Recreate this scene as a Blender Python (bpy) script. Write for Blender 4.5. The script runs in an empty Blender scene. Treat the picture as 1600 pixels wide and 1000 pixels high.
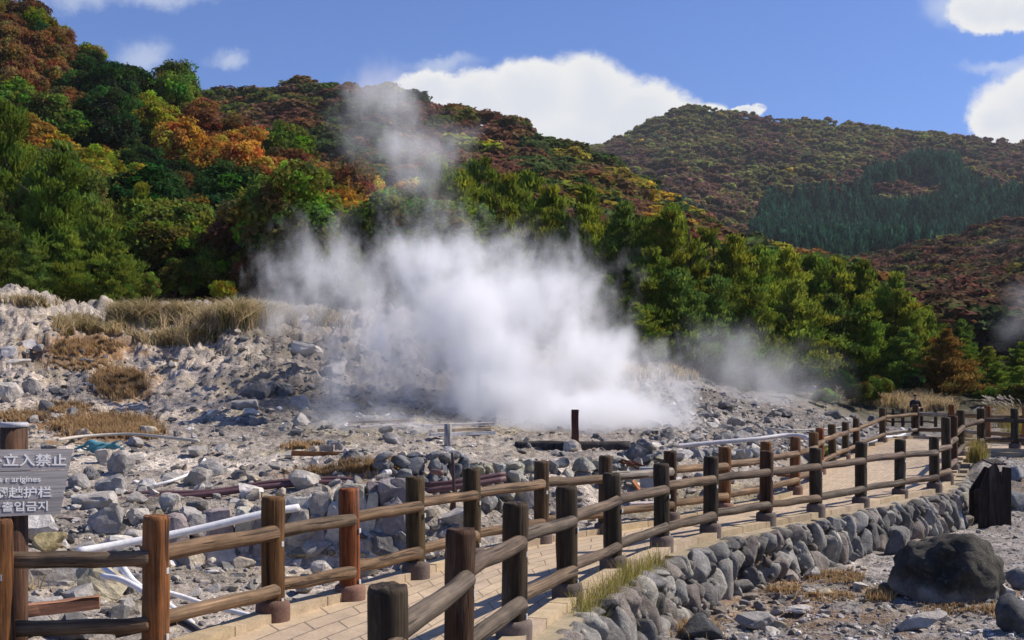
import bpy, bmesh, math, random
import numpy as np
from mathutils import Vector, Matrix, Euler

random.seed(7)
RNG = np.random.default_rng(7)
SC = bpy.context.scene
C = SC.collection
PI = math.pi

# ------------------------------------------------------------------ camera, sky, sun, exposure
F, CX, HY, ZC = 1900.0, 800.0, 607.0, 1.72        # focal length in photo pixels, horizon row, eye height
cam_data = bpy.data.cameras.new('camera')
cam = bpy.data.objects.new('camera', cam_data); C.objects.link(cam)
cam.location = (0, 0, ZC); cam.rotation_euler = (math.radians(90), 0, 0)
cam_data.sensor_width = 36.0
cam_data.lens = F / 1600 * 36
cam_data.shift_y = (HY - 500) / 1600
cam_data.clip_start = 0.1; cam_data.clip_end = 20000
cam_data.dof.use_dof = True
cam_data.dof.focus_distance = 13.0
cam_data.dof.aperture_fstop = 8.0
SC.camera = cam

SUN_AZ, SUN_EL = math.radians(74), math.radians(45)     # azimuth clockwise from +Y (the view direction)
sun_dir = Vector((math.sin(SUN_AZ) * math.cos(SUN_EL), math.cos(SUN_AZ) * math.cos(SUN_EL), math.sin(SUN_EL)))
sun_data = bpy.data.lights.new('sun', 'SUN')
sun_data.energy = 5.0; sun_data.angle = math.radians(0.53); sun_data.color = (1.0, 0.91, 0.79)
sun = bpy.data.objects.new('sun', sun_data); C.objects.link(sun)
sun.rotation_euler = sun_dir.to_track_quat('Z', 'Y').to_euler(); sun.location = (40, 20, 60)

SC.view_settings.view_transform = 'Standard'; SC.view_settings.look = 'None'
SC.view_settings.exposure = 0.25; SC.view_settings.gamma = 1.0
SC.render.engine = 'CYCLES'
cy = SC.cycles
cy.max_bounces = 12; cy.diffuse_bounces = 3; cy.glossy_bounces = 2; cy.transmission_bounces = 3
cy.volume_bounces = 11; cy.transparent_max_bounces = 8; cy.volume_step_rate = 1.5; cy.volume_max_steps = 256
cy.use_denoising = True; cy.denoising_prefilter = 'ACCURATE'
cy.caustics_reflective = False; cy.caustics_refractive = False


class NT:
    """Small wrapper to write node trees briefly."""
    def __init__(s, tree): s.t = tree; s.t.nodes.clear()
    def n(s, kind, **kw):
        nd = s.t.nodes.new(kind)
        for k, v in kw.items():
            if k.startswith('i_'):
                key = k[2:]
                key = int(key) if key.isdigit() else key
                s.set(nd.inputs[key], v)
            else:
                setattr(nd, k, v)
        return nd
    def set(s, sock, v):
        if isinstance(v, bpy.types.NodeSocket): s.t.links.new(v, sock)
        elif isinstance(v, bpy.types.Node): s.t.links.new(v.outputs[0], sock)
        else: sock.default_value = v
    def math(s, op, a, b=0.0, c=None, clamp=False):
        nd = s.t.nodes.new('ShaderNodeMath'); nd.operation = op; nd.use_clamp = clamp
        s.set(nd.inputs[0], a); s.set(nd.inputs[1], b)
        if c is not None: s.set(nd.inputs[2], c)
        return nd.outputs[0]
    def vmath(s, op, a, b=None):
        nd = s.t.nodes.new('ShaderNodeVectorMath'); nd.operation = op
        s.set(nd.inputs[0], a)
        if b is not None: s.set(nd.inputs[1], b)
        return nd.outputs['Value'] if op in ('LENGTH', 'DISTANCE', 'DOT_PRODUCT') else nd.outputs[0]
    def smooth(s, x, lo, hi, a=0.0, b=1.0):
        nd = s.t.nodes.new('ShaderNodeMapRange'); nd.interpolation_type = 'SMOOTHSTEP'
        s.set(nd.inputs[0], x)
        for i, v in enumerate((lo, hi, a, b)): s.set(nd.inputs[i + 1], v)
        return nd.outputs[0]
    def lin(s, x, lo, hi, a=0.0, b=1.0):
        nd = s.t.nodes.new('ShaderNodeMapRange')
        s.set(nd.inputs[0], x)
        for i, v in enumerate((lo, hi, a, b)): s.set(nd.inputs[i + 1], v)
        return nd.outputs[0]
    def noise(s, vec, scale, detail=4.0, rough=0.55, dist=0.0, color=False):
        nd = s.t.nodes.new('ShaderNodeTexNoise')
        if vec is not None: s.set(nd.inputs['Vector'], vec)
        nd.inputs['Scale'].default_value = scale; nd.inputs['Detail'].default_value = detail
        nd.inputs['Roughness'].default_value = rough; nd.inputs['Distortion'].default_value = dist
        return nd.outputs['Color' if color else 0]
    def mix(s, fac, a, b, mode='MIX'):
        nd = s.t.nodes.new('ShaderNodeMix'); nd.data_type = 'RGBA'; nd.blend_type = mode
        s.set(nd.inputs[0], fac)
        s.set(nd.inputs[6], a if not isinstance(a, tuple) else (*a[:3], 1)); s.set(nd.inputs[7], b if not isinstance(b, tuple) else (*b[:3], 1))
        return nd.outputs[2]
    def scale(s, vec, sc):
        return s.vmath('MULTIPLY', vec, sc)


# world: Nishita sky with cumulus clouds placed by direction
world = bpy.data.worlds.new("World"); SC.world = world; world.use_nodes = True
w = NT(world.node_tree)
sky = w.n('ShaderNodeTexSky', sky_type='NISHITA', sun_disc=False, sun_elevation=SUN_EL, sun_rotation=SUN_AZ,
          altitude=700.0, air_density=1.0, dust_density=0.7, ozone_density=1.6)
tc = w.n('ShaderNodeTexCoord')
sep = w.n('ShaderNodeSeparateXYZ', i_0=tc.outputs['Generated'])
dy = w.math('MAXIMUM', sep.outputs[1], 0.05)
ca = w.math('DIVIDE', sep.outputs[0], dy); cb = w.math('DIVIDE', sep.outputs[2], dy)
ab = w.n('ShaderNodeCombineXYZ', i_0=ca, i_1=cb).outputs[0]
wob = w.vmath('SUBTRACT', w.noise(ab, 15.0, 9.0, 0.68, color=True), (0.5, 0.5, 0.5))
wob2 = w.vmath('SUBTRACT', w.noise(ab, 4.0, 3.0, 0.5, color=True), (0.5, 0.5, 0.5))
pab = w.vmath('ADD', ab, w.vmath('ADD', w.scale(wob, (0.048, 0.048, 0)), w.scale(wob2, (0.03, 0.03, 0))))
def cloud_field(blobs):
    out = None
    for (px, py, rx, ry) in blobs:
        d = w.vmath('SUBTRACT', pab, ((px - CX) / F, (HY - py) / F, 0))
        d = w.vmath('MULTIPLY', d, (F / rx, F / ry, 0))
        v = w.math('SUBTRACT', 1.0, w.vmath('LENGTH', d))
        out = v if out is None else w.n('ShaderNodeMath', operation='SMOOTH_MAX', i_0=out, i_1=v, i_2=0.12).outputs[0]
    return out
solid = cloud_field([(925, 165, 110, 88), (835, 165, 110, 72), (745, 172, 100, 62), (672, 140, 62, 34), (1000, 190, 110, 75), (1080, 190, 75, 40),
                     (1165, 170, 32, 11), (900, 240, 160, 90), (1605, 180, 116, 72), (1560, 190, 72, 40), (1590, 22, 105, 36), (1530, 20, 60, 40)])
thin = cloud_field([(222, 86, 60, 34), (255, 2, 140, 26), (120, 0, 80, 30), (350, 95, 46, 22), (1560, 110, 90, 16), (1480, 20, 70, 40), (690, 105, 80, 16), (40, 40, 60, 60)])
m_solid = w.smooth(solid, 0.0, 0.3)
m_thin = w.math('MULTIPLY', w.smooth(thin, 0.0, 0.9), 0.48)
lum = w.smooth(w.math('ADD', solid, w.math('MULTIPLY', w.math('SUBTRACT', w.noise(pab, 16.0, 5.0, 0.5), 0.5), 0.9)), 0.1, 0.85)
ccol = w.mix(lum, (9.4, 9.4, 9.3), (7.9, 8.2, 8.8))
skyc = w.mix(1.0, sky.outputs[0], (0.74, 0.92, 1.42), 'MULTIPLY')
col = w.mix(m_thin, skyc, (8.2, 8.7, 9.4))
col = w.mix(m_solid, col, ccol)
bg = w.n('ShaderNodeBackground', i_0=col, i_1=0.08)
w.n('ShaderNodeOutputWorld', i_0=bg)

# ------------------------------------------------------------------ numbers
def P(px, py, Y):
    return Vector(((px - CX) / F * Y, Y, ZC - (py - HY) / F * Y))

def _hash(ix, iy, iz):
    h = (ix.astype(np.uint32) * np.uint32(374761393) + iy.astype(np.uint32) * np.uint32(668265263) + iz.astype(np.uint32) * np.uint32(2246822519))
    h = (h ^ (h >> np.uint32(13))) * np.uint32(1274126177)
    h = h ^ (h >> np.uint32(16))
    return (h & np.uint32(0xffffff)).astype(np.float64) / 0xffffff

def vnoise(p):
    p = np.asarray(p, float)
    i = np.floor(p).astype(np.int64); f = p - i; f = f * f * (3 - 2 * f)
    r = 0
    for dx in (0, 1):
        for dy_ in (0, 1):
            for dz in (0, 1):
                wgt = (f[..., 0] if dx else 1 - f[..., 0]) * (f[..., 1] if dy_ else 1 - f[..., 1]) * (f[..., 2] if dz else 1 - f[..., 2])
                r = r + wgt * _hash(i[..., 0] + dx, i[..., 1] + dy_, i[..., 2] + dz)
    return r

def fbm(p, octv=4, gain=0.5, lac=2.03):
    p = np.asarray(p, float); a, s, t = 1.0, 0.0, 0.0
    for k in range(octv):
        s = s + a * (vnoise(p + k * 17.3) - 0.5); t += a; a *= gain; p = p * lac
    return s / t * 2           # about -1..1

def ss(x, a, b):
    t = np.clip((x - a) / (b - a), 0, 1); return t * t * (3 - 2 * t)

def P3(x, y, z, s=1.0):
    x, y, z = np.broadcast_arrays(np.asarray(x, float), np.asarray(y, float), np.asarray(z, float))
    return np.stack([x, y, z], -1) * s

# ------------------------------------------------------------------ meshes
def mk_mesh(name, verts, faces, mat=None, smooth=False, col=None, uv=None):
    """faces: list of (M,k) integer arrays; col: (N,3) vertex colour 'tint'."""
    me = bpy.data.meshes.new(name)
    verts = np.asarray(verts, np.float32)
    faces = [np.asarray(f, np.int32) for f in faces if len(f)]
    me.vertices.add(len(verts)); me.vertices.foreach_set('co', verts.ravel())
    loops = np.concatenate([f.ravel() for f in faces])
    tot = np.concatenate([np.full(len(f), f.shape[1], np.int32) for f in faces])
    start = np.concatenate([[0], np.cumsum(tot)[:-1]]).astype(np.int32)
    me.loops.add(len(loops)); me.loops.foreach_set('vertex_index', loops)
    me.polygons.add(len(tot)); me.polygons.foreach_set('loop_start', start); me.polygons.foreach_set('loop_total', tot)
    me.polygons.foreach_set('use_smooth', (tot == 4) if smooth == 'sides' else np.full(len(tot), bool(smooth)))
    a = me.attributes.new('tint', 'FLOAT_COLOR', 'POINT')
    c4 = np.ones((len(verts), 4), np.float32)
    if col is not None: c4[:, :3] = col
    a.data.foreach_set('color', c4.ravel())
    if uv is not None:
        l = me.uv_layers.new(name='uv'); l.data.foreach_set('uv', np.asarray(uv, np.float32)[loops].ravel())
    me.update(calc_edges=True); me.validate()
    if mat: me.materials.append(mat)
    return me

class MB:
    """Collects pieces and links them as one mesh object."""
    def __init__(s): s.v, s.q, s.t, s.c, s.n = [], [], [], [], 0
    def add(s, v, faces, col=(1, 1, 1)):
        v = np.asarray(v, float)
        for f in faces:
            f = np.asarray(f, int)
            if len(f): (s.q if f.shape[1] == 4 else s.t).append(f + s.n)
        s.v.append(v); s.c.append(np.broadcast_to(np.asarray(col, float), (len(v), 3))); s.n += len(v)
        return s
    def mesh(s, name, mat, smooth=False):
        fs = []
        if s.q: fs.append(np.concatenate(s.q))
        if s.t: fs.append(np.concatenate(s.t))
        return mk_mesh(name, np.concatenate(s.v), fs, mat, smooth, np.concatenate(s.c))
    def build(s, name, mat, parent=None, smooth=False):
        return link(name, s.mesh(name, mat, smooth), parent)
    def box(s, c, d, col=(1, 1, 1), rot=None):
        v = np.array([(x, y, z) for x in (-.5, .5) for y in (-.5, .5) for z in (-.5, .5)]) * np.array(d)
        if rot is not None: v = v @ np.array(Euler(rot).to_matrix()).T
        f = [(0, 1, 3, 2), (4, 6, 7, 5), (0, 4, 5, 1), (2, 3, 7, 6), (0, 2, 6, 4), (1, 5, 7, 3)]
        return s.add(v + np.array(c), [f], col)

def link(name, me, parent=None, loc=None, color=None):
    o = bpy.data.objects.new(name, me); C.objects.link(o)
    if parent is not None: o.parent = parent
    if loc is not None: o.location = loc
    if color is not None: o.color = (*color, 1)
    return o

def tag(o, label=None, cat=None, group=None, kind=None):
    if label: o['label'] = label
    if cat: o['category'] = cat
    if group: o['group'] = group
    if kind: o['kind'] = kind
    return o

def empty(name, loc=(0, 0, 0), rz=0.0):
    o = bpy.data.objects.new(name, None); C.objects.link(o)
    o.location = loc; o.rotation_euler = (0, 0, rz); o.empty_display_size = 0.2
    return o

def tube_vf(pts, rad, seg=10, caps=True):
    pts = np.asarray([tuple(p) for p in pts], float); n = len(pts)
    rad = np.broadcast_to(np.asarray(rad, float), (n,))
    tan = np.gradient(pts, axis=0); tan /= np.linalg.norm(tan, axis=1)[:, None] + 1e-9
    up = np.array([0, 0, 1.0]) if abs(tan[0][2]) < 0.9 else np.array([1.0, 0, 0])
    V = []
    for i in range(n):
        a = np.cross(tan[i], up); a /= np.linalg.norm(a) + 1e-9; b = np.cross(a, tan[i]); up = b
        th = np.arange(seg) * 2 * PI / seg
        V.append(pts[i] + rad[i] * (np.cos(th)[:, None] * a + np.sin(th)[:, None] * b))
    V = np.concatenate(V)
    q = [(i * seg + k, i * seg + (k + 1) % seg, (i + 1) * seg + (k + 1) % seg, (i + 1) * seg + k) for i in range(n - 1) for k in range(seg)]
    t = []
    if caps:
        m = len(V); V = np.concatenate([V, pts[:1], pts[-1:]])
        for k in range(seg):
            t.append((m, (k + 1) % seg, k)); t.append((m + 1, (n - 1) * seg + k, (n - 1) * seg + (k + 1) % seg))
    return V, [q, t]

def curve_pts(pts, n=8):
    """Catmull-Rom through the points."""
    p = [Vector(a) for a in pts]; p = [p[0] * 2 - p[1]] + p + [p[-1] * 2 - p[-2]]
    out = []
    for i in range(1, len(p) - 2):
        for k in range(n):
            t = k / n
            out.append(0.5 * ((2 * p[i]) + (p[i + 1] - p[i - 1]) * t + (2 * p[i - 1] - 5 * p[i] + 4 * p[i + 1] - p[i + 2]) * t * t + (3 * p[i] - p[i - 1] - 3 * p[i + 1] + p[i + 2]) * t ** 3))
    out.append(p[-2]); return out

def ico(sub):
    bm = bmesh.new(); bmesh.ops.create_icosphere(bm, subdivisions=sub, radius=1)
    v = np.array([tuple(x.co) for x in bm.verts]); f = np.array([[x.index for x in g.verts] for g in bm.faces]); bm.free()
    return v, f

# ------------------------------------------------------------------ materials
def material(name, fn):
    m = bpy.data.materials.new(name); m.use_nodes = True
    t = NT(m.node_tree); fn(t); return m

def tinted(t):
    """Object colour times the mesh's own tint."""
    a = t.n('ShaderNodeAttribute', attribute_name='tint'); o = t.n('ShaderNodeObjectInfo')
    return t.mix(1.0, a.outputs['Color'], o.outputs['Color'], 'MULTIPLY'), o

def finish(t, col, rough=0.85, bump=None, strength=0.4, dist=0.02, spec=0.25):
    p = t.n('ShaderNodeBsdfPrincipled'); t.set(p.inputs['Base Color'], col); t.set(p.inputs['Roughness'], rough)
    p.inputs['Specular IOR Level'].default_value = spec
    if bump is not None:
        b = t.n('ShaderNodeBump'); b.inputs['Strength'].default_value = strength; b.inputs['Distance'].default_value = dist
        t.set(b.inputs['Height'], bump); t.set(p.inputs['Normal'], b.outputs[0])
    t.n('ShaderNodeOutputMaterial', i_0=p)

def m_stone(t):
    c, o = tinted(t)
    pos = t.n('ShaderNodeTexCoord').outputs['Object']
    vec = t.vmath('ADD', pos, t.scale(o.outputs['Random'], (37.0, 11.0, 23.0)))
    geo = t.n('ShaderNodeNewGeometry').outputs['Position']
    n1 = t.noise(geo, 3.5, 6, 0.65); n2 = t.noise(geo, 22, 5, 0.7); n3 = t.noise(geo, 90, 3, 0.6)
    k = t.math('MULTIPLY', t.lin(n1, 0.3, 0.7, 0.62, 1.3), t.lin(n2, 0.3, 0.7, 0.75, 1.25))
    c = t.mix(1.0, c, t.n('ShaderNodeCombineColor', i_0=k, i_1=k, i_2=k).outputs[0], 'MULTIPLY')
    crust = t.math('MULTIPLY', t.smooth(t.noise(geo, 7, 6, 0.7, 0.6), 0.56, 0.7), 0.55)
    c = t.mix(crust, c, (0.55, 0.51, 0.45)); c = t.mix(t.math('MULTIPLY', t.smooth(t.noise(geo, 1.1, 5, .65), .54, .68), .3), c, (.36, .27, .13))
    finish(t, c, 0.9, t.math('ADD', n2, t.math('MULTIPLY', n3, 0.4)), 0.7, 0.03, 0.2)
STONE = material('stone', m_stone)

def m_darkstone(t):
    c, o = tinted(t)
    geo = t.n('ShaderNodeNewGeometry').outputs['Position']
    n1 = t.noise(geo, 2.5, 6, 0.65); n2 = t.noise(geo, 16, 6, 0.75); n3 = t.noise(geo, 70, 3, 0.6)
    k = t.math('MULTIPLY', t.lin(n1, 0.3, 0.7, 0.5, 1.45), t.lin(n2, 0.3, 0.7, 0.6, 1.4))
    c = t.mix(1.0, c, t.n('ShaderNodeCombineColor', i_0=k, i_1=k, i_2=k).outputs[0], 'MULTIPLY')
    c = t.mix(t.math('MULTIPLY', t.smooth(t.noise(geo, 9, 6, 0.75), 0.6, 0.72), 0.3), c, (0.3, 0.29, 0.26))
    finish(t, c, 0.88, t.math('ADD', n2, t.math('MULTIPLY', n3, 0.5)), 0.8, 0.04, 0.25)
DARKSTONE = material('dark_lava_stone', m_darkstone)

def m_ground(t):
    a = t.n('ShaderNodeAttribute', attribute_name='tint').outputs['Color']
    geo = t.n('ShaderNodeNewGeometry').outputs['Position']
    n1 = t.noise(geo, 9, 7, 0.7); n2 = t.noise(geo, 45, 4, 0.7); n3 = t.noise(geo, 1.4, 6, 0.65)
    k = t.math('MULTIPLY', t.lin(n1, 0.32, 0.68, 0.38, 1.5), t.math('MULTIPLY', t.lin(n2, 0.3, 0.7, 0.55, 1.4), t.lin(n3, 0.3, 0.7, 0.65, 1.3)))
    c = t.mix(1.0, a, t.n('ShaderNodeCombineColor', i_0=k, i_1=k, i_2=k).outputs[0], 'MULTIPLY')
    c = t.mix(t.math('MULTIPLY', t.smooth(t.noise(geo, .55, 7, .7), .52, .64), .5), c, (.3, .24, .15)); c = t.mix(t.math('MULTIPLY', t.smooth(t.noise(geo, 1.9, 8, .75), .55, .66), .55), c, (.12, .115, .11))
    vo = t.n('ShaderNodeTexVoronoi', i_Vector=geo, i_Scale=28.0)
    c = t.mix(t.math('MULTIPLY', t.smooth(vo.outputs['Distance'], 0.32, 0.1), 0.35), c, (0.58, 0.56, 0.53))
    finish(t, c, 0.95, t.math('ADD', t.math('ADD', n1, t.math('MULTIPLY', n2, 0.6)), t.math('MULTIPLY', vo.outputs['Distance'], -0.4)), 0.9, 0.05, 0.15)
GROUND = material('rocky_ground', m_ground)

def m_wood(t):
    c, o = tinted(t)
    pos = t.n('ShaderNodeTexCoord').outputs['Object']
    off = t.vmath('ADD', pos, t.scale(o.outputs['Random'], (13.0, 7.0, 29.0)))
    g = t.noise(t.scale(off, (30, 30, 1.6)), 1.0, 5, 0.65, 0.3)
    g2 = t.noise(t.scale(off, (95, 95, 3.0)), 1.0, 3, 0.6)
    blot = t.noise(off, 4.0, 5, 0.6)
    k = t.math('MULTIPLY', t.lin(g, 0.3, 0.72, 0.35, 1.65), t.math('MULTIPLY', t.lin(g2, 0.3, 0.7, 0.7, 1.25), t.lin(blot, 0.3, 0.7, 0.65, 1.3)))
    c = t.mix(1.0, c, t.n('ShaderNodeCombineColor', i_0=k, i_1=k, i_2=k).outputs[0], 'MULTIPLY')
    crack = t.smooth(t.noise(t.scale(off, (24, 24, 1.1)), 1.0, 3, 0.55), 0.405, 0.35)
    c = t.mix(t.math('MULTIPLY', crack, 0.75), c, (0.012, 0.008, 0.006))
    wea = t.math('MULTIPLY', t.smooth(t.noise(t.scale(off, (9, 9, 1.2)), 1.0, 5, 0.7), 0.52, 0.72), 0.35)
    c = t.mix(wea, c, (0.2, 0.17, 0.14))
    h = t.math('SUBTRACT', t.math('ADD', g, t.math('MULTIPLY', g2, 0.5)), crack)
    finish(t, c, 0.8, h, 0.6, 0.012, 0.25)
WOOD = material('weathered_wood', m_wood)

def m_plank(t):
    c, o = tinted(t)
    pos = t.n('ShaderNodeTexCoord').outputs['Object']
    g0 = t.noise(t.scale(pos, (1.3, 10, 34)), 1.0, 5, 0.6, 1.2); g = t.noise(t.scale(pos, (2.6, 30, 120)), 1.0, 3, 0.6)
    k = t.math('MULTIPLY', t.lin(g0, 0.3, 0.7, 0.62, 1.25), t.lin(g, 0.3, 0.7, 0.8, 1.15))
    c = t.mix(1.0, c, t.n('ShaderNodeCombineColor', i_0=k, i_1=k, i_2=k).outputs[0], 'MULTIPLY')
    finish(t, c, 0.85, t.math('ADD', g0, g), 0.15, 0.004, 0.2)
PLANK = material('grey_plank', m_plank)

def m_paint(t):
    c, o = tinted(t)
    geo = t.n('ShaderNodeNewGeometry').outputs['Position']
    k = t.math('MULTIPLY', t.lin(t.noise(geo, 12, 5, 0.7), 0.3, 0.7, 0.8, 1.12), t.lin(t.noise(geo, 60, 3, 0.7), 0.3, 0.7, 0.88, 1.1))
    c = t.mix(1.0, c, t.n('ShaderNodeCombineColor', i_0=k, i_1=k, i_2=k).outputs[0], 'MULTIPLY')
    c = t.mix(t.math('MULTIPLY', t.smooth(t.noise(geo, 6, 6, 0.75), 0.57, 0.74), 0.35), c, (0.28, 0.24, 0.2))
    finish(t, c, 0.6, t.noise(geo, 30, 3), 0.1, 0.01, 0.4)
PIPE = material('dusty_pipe', m_paint)

def m_path(t):
    uv = t.n('ShaderNodeUVMap', uv_map='uv').outputs[0]
    geo = t.n('ShaderNodeNewGeometry').outputs['Position']
    wob = t.scale(t.vmath('SUBTRACT', t.noise(geo, 7, 2, 0.5, color=True), (0.5, 0.5, 0.5)), (0.02, 0.02, 0))
    b = t.n('ShaderNodeTexBrick', offset=0.5, i_Vector=t.vmath('ADD', uv, wob))
    b.inputs['Scale'].default_value = 1.0; b.inputs['Brick Width'].default_value = 0.62; b.inputs['Row Height'].default_value = 0.3
    b.inputs['Mortar Size'].default_value = 0.012; b.inputs['Mortar Smooth'].default_value = 0.25; b.inputs['Bias'].default_value = -0.1
    b.inputs['Color1'].default_value = (0.50, 0.385, 0.255, 1); b.inputs['Color2'].default_value = (0.42, 0.325, 0.235, 1)
    b.inputs['Mortar'].default_value = (0.2, 0.16, 0.12, 1)
    n1 = t.noise(geo, 3.0, 6, 0.65); n2 = t.noise(geo, 40, 5, 0.7)
    k = t.math('MULTIPLY', t.lin(n1, 0.3, 0.7, 0.8, 1.18), t.lin(n2, 0.3, 0.7, 0.8, 1.18))
    c = t.mix(1.0, b.outputs[0], t.n('ShaderNodeCombineColor', i_0=k, i_1=k, i_2=k).outputs[0], 'MULTIPLY')
    c = t.mix(t.math('MULTIPLY', t.smooth(t.noise(geo, 1.7, 6, 0.7), 0.5, 0.72), 0.35), c, (0.3, 0.24, 0.18))
    finish(t, c, 0.85, t.math('SUBTRACT', t.math('MULTIPLY', n2, 0.4), b.outputs['Fac']), 0.5, 0.012, 0.25)
PAVING = material('stone_paving', m_path)

def m_kerb(t):
    c, o = tinted(t)
    geo = t.n('ShaderNodeNewGeometry').outputs['Position']
    k = t.math('MULTIPLY', t.lin(t.noise(geo, 5, 6, 0.7), 0.3, 0.7, 0.75, 1.2), t.lin(t.noise(geo, 50, 4, 0.7), 0.3, 0.7, 0.8, 1.2))
    c = t.mix(1.0, c, t.n('ShaderNodeCombineColor', i_0=k, i_1=k, i_2=k).outputs[0], 'MULTIPLY')
    finish(t, c, 0.88, t.noise(geo, 40, 5, 0.7), 0.4, 0.012, 0.2)
KERB = material('kerb_stone', m_kerb)

def m_leaf(t):
    c, o = tinted(t)
    geo = t.n('ShaderNodeNewGeometry').outputs['Position']
    k = t.lin(t.noise(geo, 0.9, 5, 0.7), 0.3, 0.7, 0.72, 1.3)
    c = t.mix(1.0, c, t.n('ShaderNodeCombineColor', i_0=k, i_1=k, i_2=k).outputs[0], 'MULTIPLY')
    d = t.n('ShaderNodeBsdfDiffuse', i_0=c); tr = t.n('ShaderNodeBsdfTranslucent', i_0=c)
    mx = t.n('ShaderNodeMixShader', i_0=0.46, i_1=d, i_2=tr)
    t.n('ShaderNodeOutputMaterial', i_0=mx)
LEAF = material('leaf', m_leaf)

def m_bark(t):
    c, o = tinted(t)
    pos = t.n('ShaderNodeTexCoord').outputs['Object']
    k = t.lin(t.noise(t.scale(pos, (8, 8, 2)), 2.0, 5, 0.7), 0.3, 0.7, 0.5, 1.4)
    c = t.mix(1.0, c, t.n('ShaderNodeCombineColor', i_0=k, i_1=k, i_2=k).outputs[0], 'MULTIPLY')
    finish(t, c, 0.9)
BARK = material('bark', m_bark)

def m_hill(t):
    geo = t.n('ShaderNodeNewGeometry').outputs['Position']
    c = t.mix(t.noise(geo, 0.2, 6, 0.6), (0.018, 0.02, 0.009), (0.05, 0.035, 0.018))
    finish(t, c, 0.95, None, spec=0.05)
HILL = material('forest_floor', m_hill)

# ------------------------------------------------------------------ path edges (x, Y), from pixel column and distance
def XY(px, Y): return ((px - CX) / F * Y, Y)
L_POSTS = [XY(-240, 7.3), XY(2, 7.45), XY(243, 7.7), XY(426, 9.0), XY(547, 9.9), XY(650, 11.0), XY(738, 12.2), XY(845, 13.5), XY(945, 14.4), XY(1047, 15.5),
           XY(1132, 16.8), XY(1196, 18.1), XY(1242, 19.7), XY(1271, 21.8), XY(1281, 24.3), XY(1301, 27.0), XY(1321, 29.3), XY(1338, 30.6), XY(1379, 32.3), XY(1431, 33.2),
           XY(1487, 32.2), XY(1543, 30.4), XY(1603, 29.0), XY(1672, 28.2), XY(1745, 27.5)]
R_POSTS = [(-0.78, 3.3), XY(608, 5.0), XY(716, 6.75), XY(803, 8.35), XY(886, 9.85), XY(958, 11.4), XY(1034, 12.95), XY(1110, 14.2), XY(1197, 15.4), XY(1275, 16.5),
           XY(1345, 17.8), XY(1406, 19.3), XY(1460, 20.4), XY(1479, 22.0), XY(1489, 24.2), XY(1501, 26.2), XY(1533, 26.8), XY(1586, 26.6), XY(1650, 26.0), XY(1720, 25.4)]
def zpath(x, Y):
    return 0.36 * ss(np.asarray(x, float), 8.2, 10.6)
def resample(pl, n):
    p = np.array(pl, float); d = np.concatenate([[0], np.cumsum(np.linalg.norm(np.diff(p, axis=0), axis=1))])
    s = np.linspace(0, d[-1], n); return np.stack([np.interp(s, d, p[:, 0]), np.interp(s, d, p[:, 1])], 1)
def smooth_pl(pl, n=200, k=9):
    p = resample(pl, n); q = p.copy()
    for _ in range(k): q[1:-1] = (q[:-2] + 2 * q[1:-1] + q[2:]) / 4
    return q
L_EDGE = smooth_pl([(-4.4, 0.5), (-3.4, 3.5), (-2.45, 6.6)] + L_POSTS[3:])
R_EDGE = smooth_pl([(-2.0, -0.5)] + R_POSTS)
def signed(pl, x, y):
    """Signed distance to a polyline, positive on its right."""
    x = np.asarray(x, float); y = np.asarray(y, float)
    best = np.full(x.shape, 1e9); sg = np.zeros(x.shape)
    step = pl[::3] if len(pl) > 80 else pl
    for (ax, ay), (bx, by) in zip(step[:-1], step[1:]):
        ux, uy = bx - ax, by - ay; L2 = ux * ux + uy * uy + 1e-12
        t = np.clip(((x - ax) * ux + (y - ay) * uy) / L2, 0, 1)
        dx, dy2 = x - ax - t * ux, y - ay - t * uy; d = dx * dx + dy2 * dy2
        m = d < best; best = np.where(m, d, best); sg = np.where(m, np.sign(dx * uy - dy2 * ux), sg)
    return np.sqrt(best) * sg

# ------------------------------------------------------------------ terrain
T_COLS = {
    -700: [(3, -.6), (12, -.3), (18, .4), (25, .8), (32, 1.8), (38, 3.2), (45, 4.8), (52, 6), (60, 6.5), (90, 9)],
    0: [(3, -.6), (8, -.4), (12, -.35), (15, .05), (18, .37), (25, .62), (32, 1.25), (38, 2.4), (45, 4.0), (51, 5.2), (60, 5.6), (90, 8)],
    200: [(3, -.6), (12, -.42), (14.5, -.35), (15.3, .03), (18, .3), (25, .58), (32, 1.15), (38, 2.1), (45, 3.35), (50, 3.6), (60, 5.2), (90, 7.5)],
    400: [(3, -.6), (12, -.5), (14.85, -.45), (15.2, .1), (18, .3), (25, .65), (28, .94), (34, 1.84), (42, 3.45), (50, 4.3), (60, 5.0), (90, 7)],
    600: [(3, -.6), (12, -.5), (14.85, -.5), (15.3, .46), (17.2, .42), (17.9, .3), (18.3, .62), (24, .67), (32, 1.16), (42, 2.8), (48, 4.2), (55, 4.5), (60, 4.7), (90, 7)],
    800: [(3, -.6), (12, -.4), (17, -.3), (18.9, -.25), (19.4, .5), (24, .64), (32, .95), (40, 1.9), (48, 2.7), (60, 3), (90, 6)],
    1000: [(3, -.6), (14, -.3), (18.5, -.25), (20.2, -.1), (20.8, .45), (24, .6), (35, 1.05), (55, 1.9), (60, 2.1), (90, 5)],
    1200: [(3, -.6), (18, -.3), (22, .05), (28, .55), (42, .85), (60, 1.2), (70, 1.6), (90, 4)],
    1400: [(3, -.6), (22, -.15), (36, -.08), (46, 0.1), (58, -.3), (66, -.2), (72, 1.0), (90, 3)],
    1600: [(3, -.6), (25, .15), (32, .2), (45, .1), (58, -.2), (66, 0), (72, 1.0), (90, 2.4)],
    2300: [(3, -.6), (25, .3), (32, .3), (60, .2), (72, 1.2), (90, 2.4)],
}
GPX = np.arange(-700, 2301, 3.0)
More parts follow.
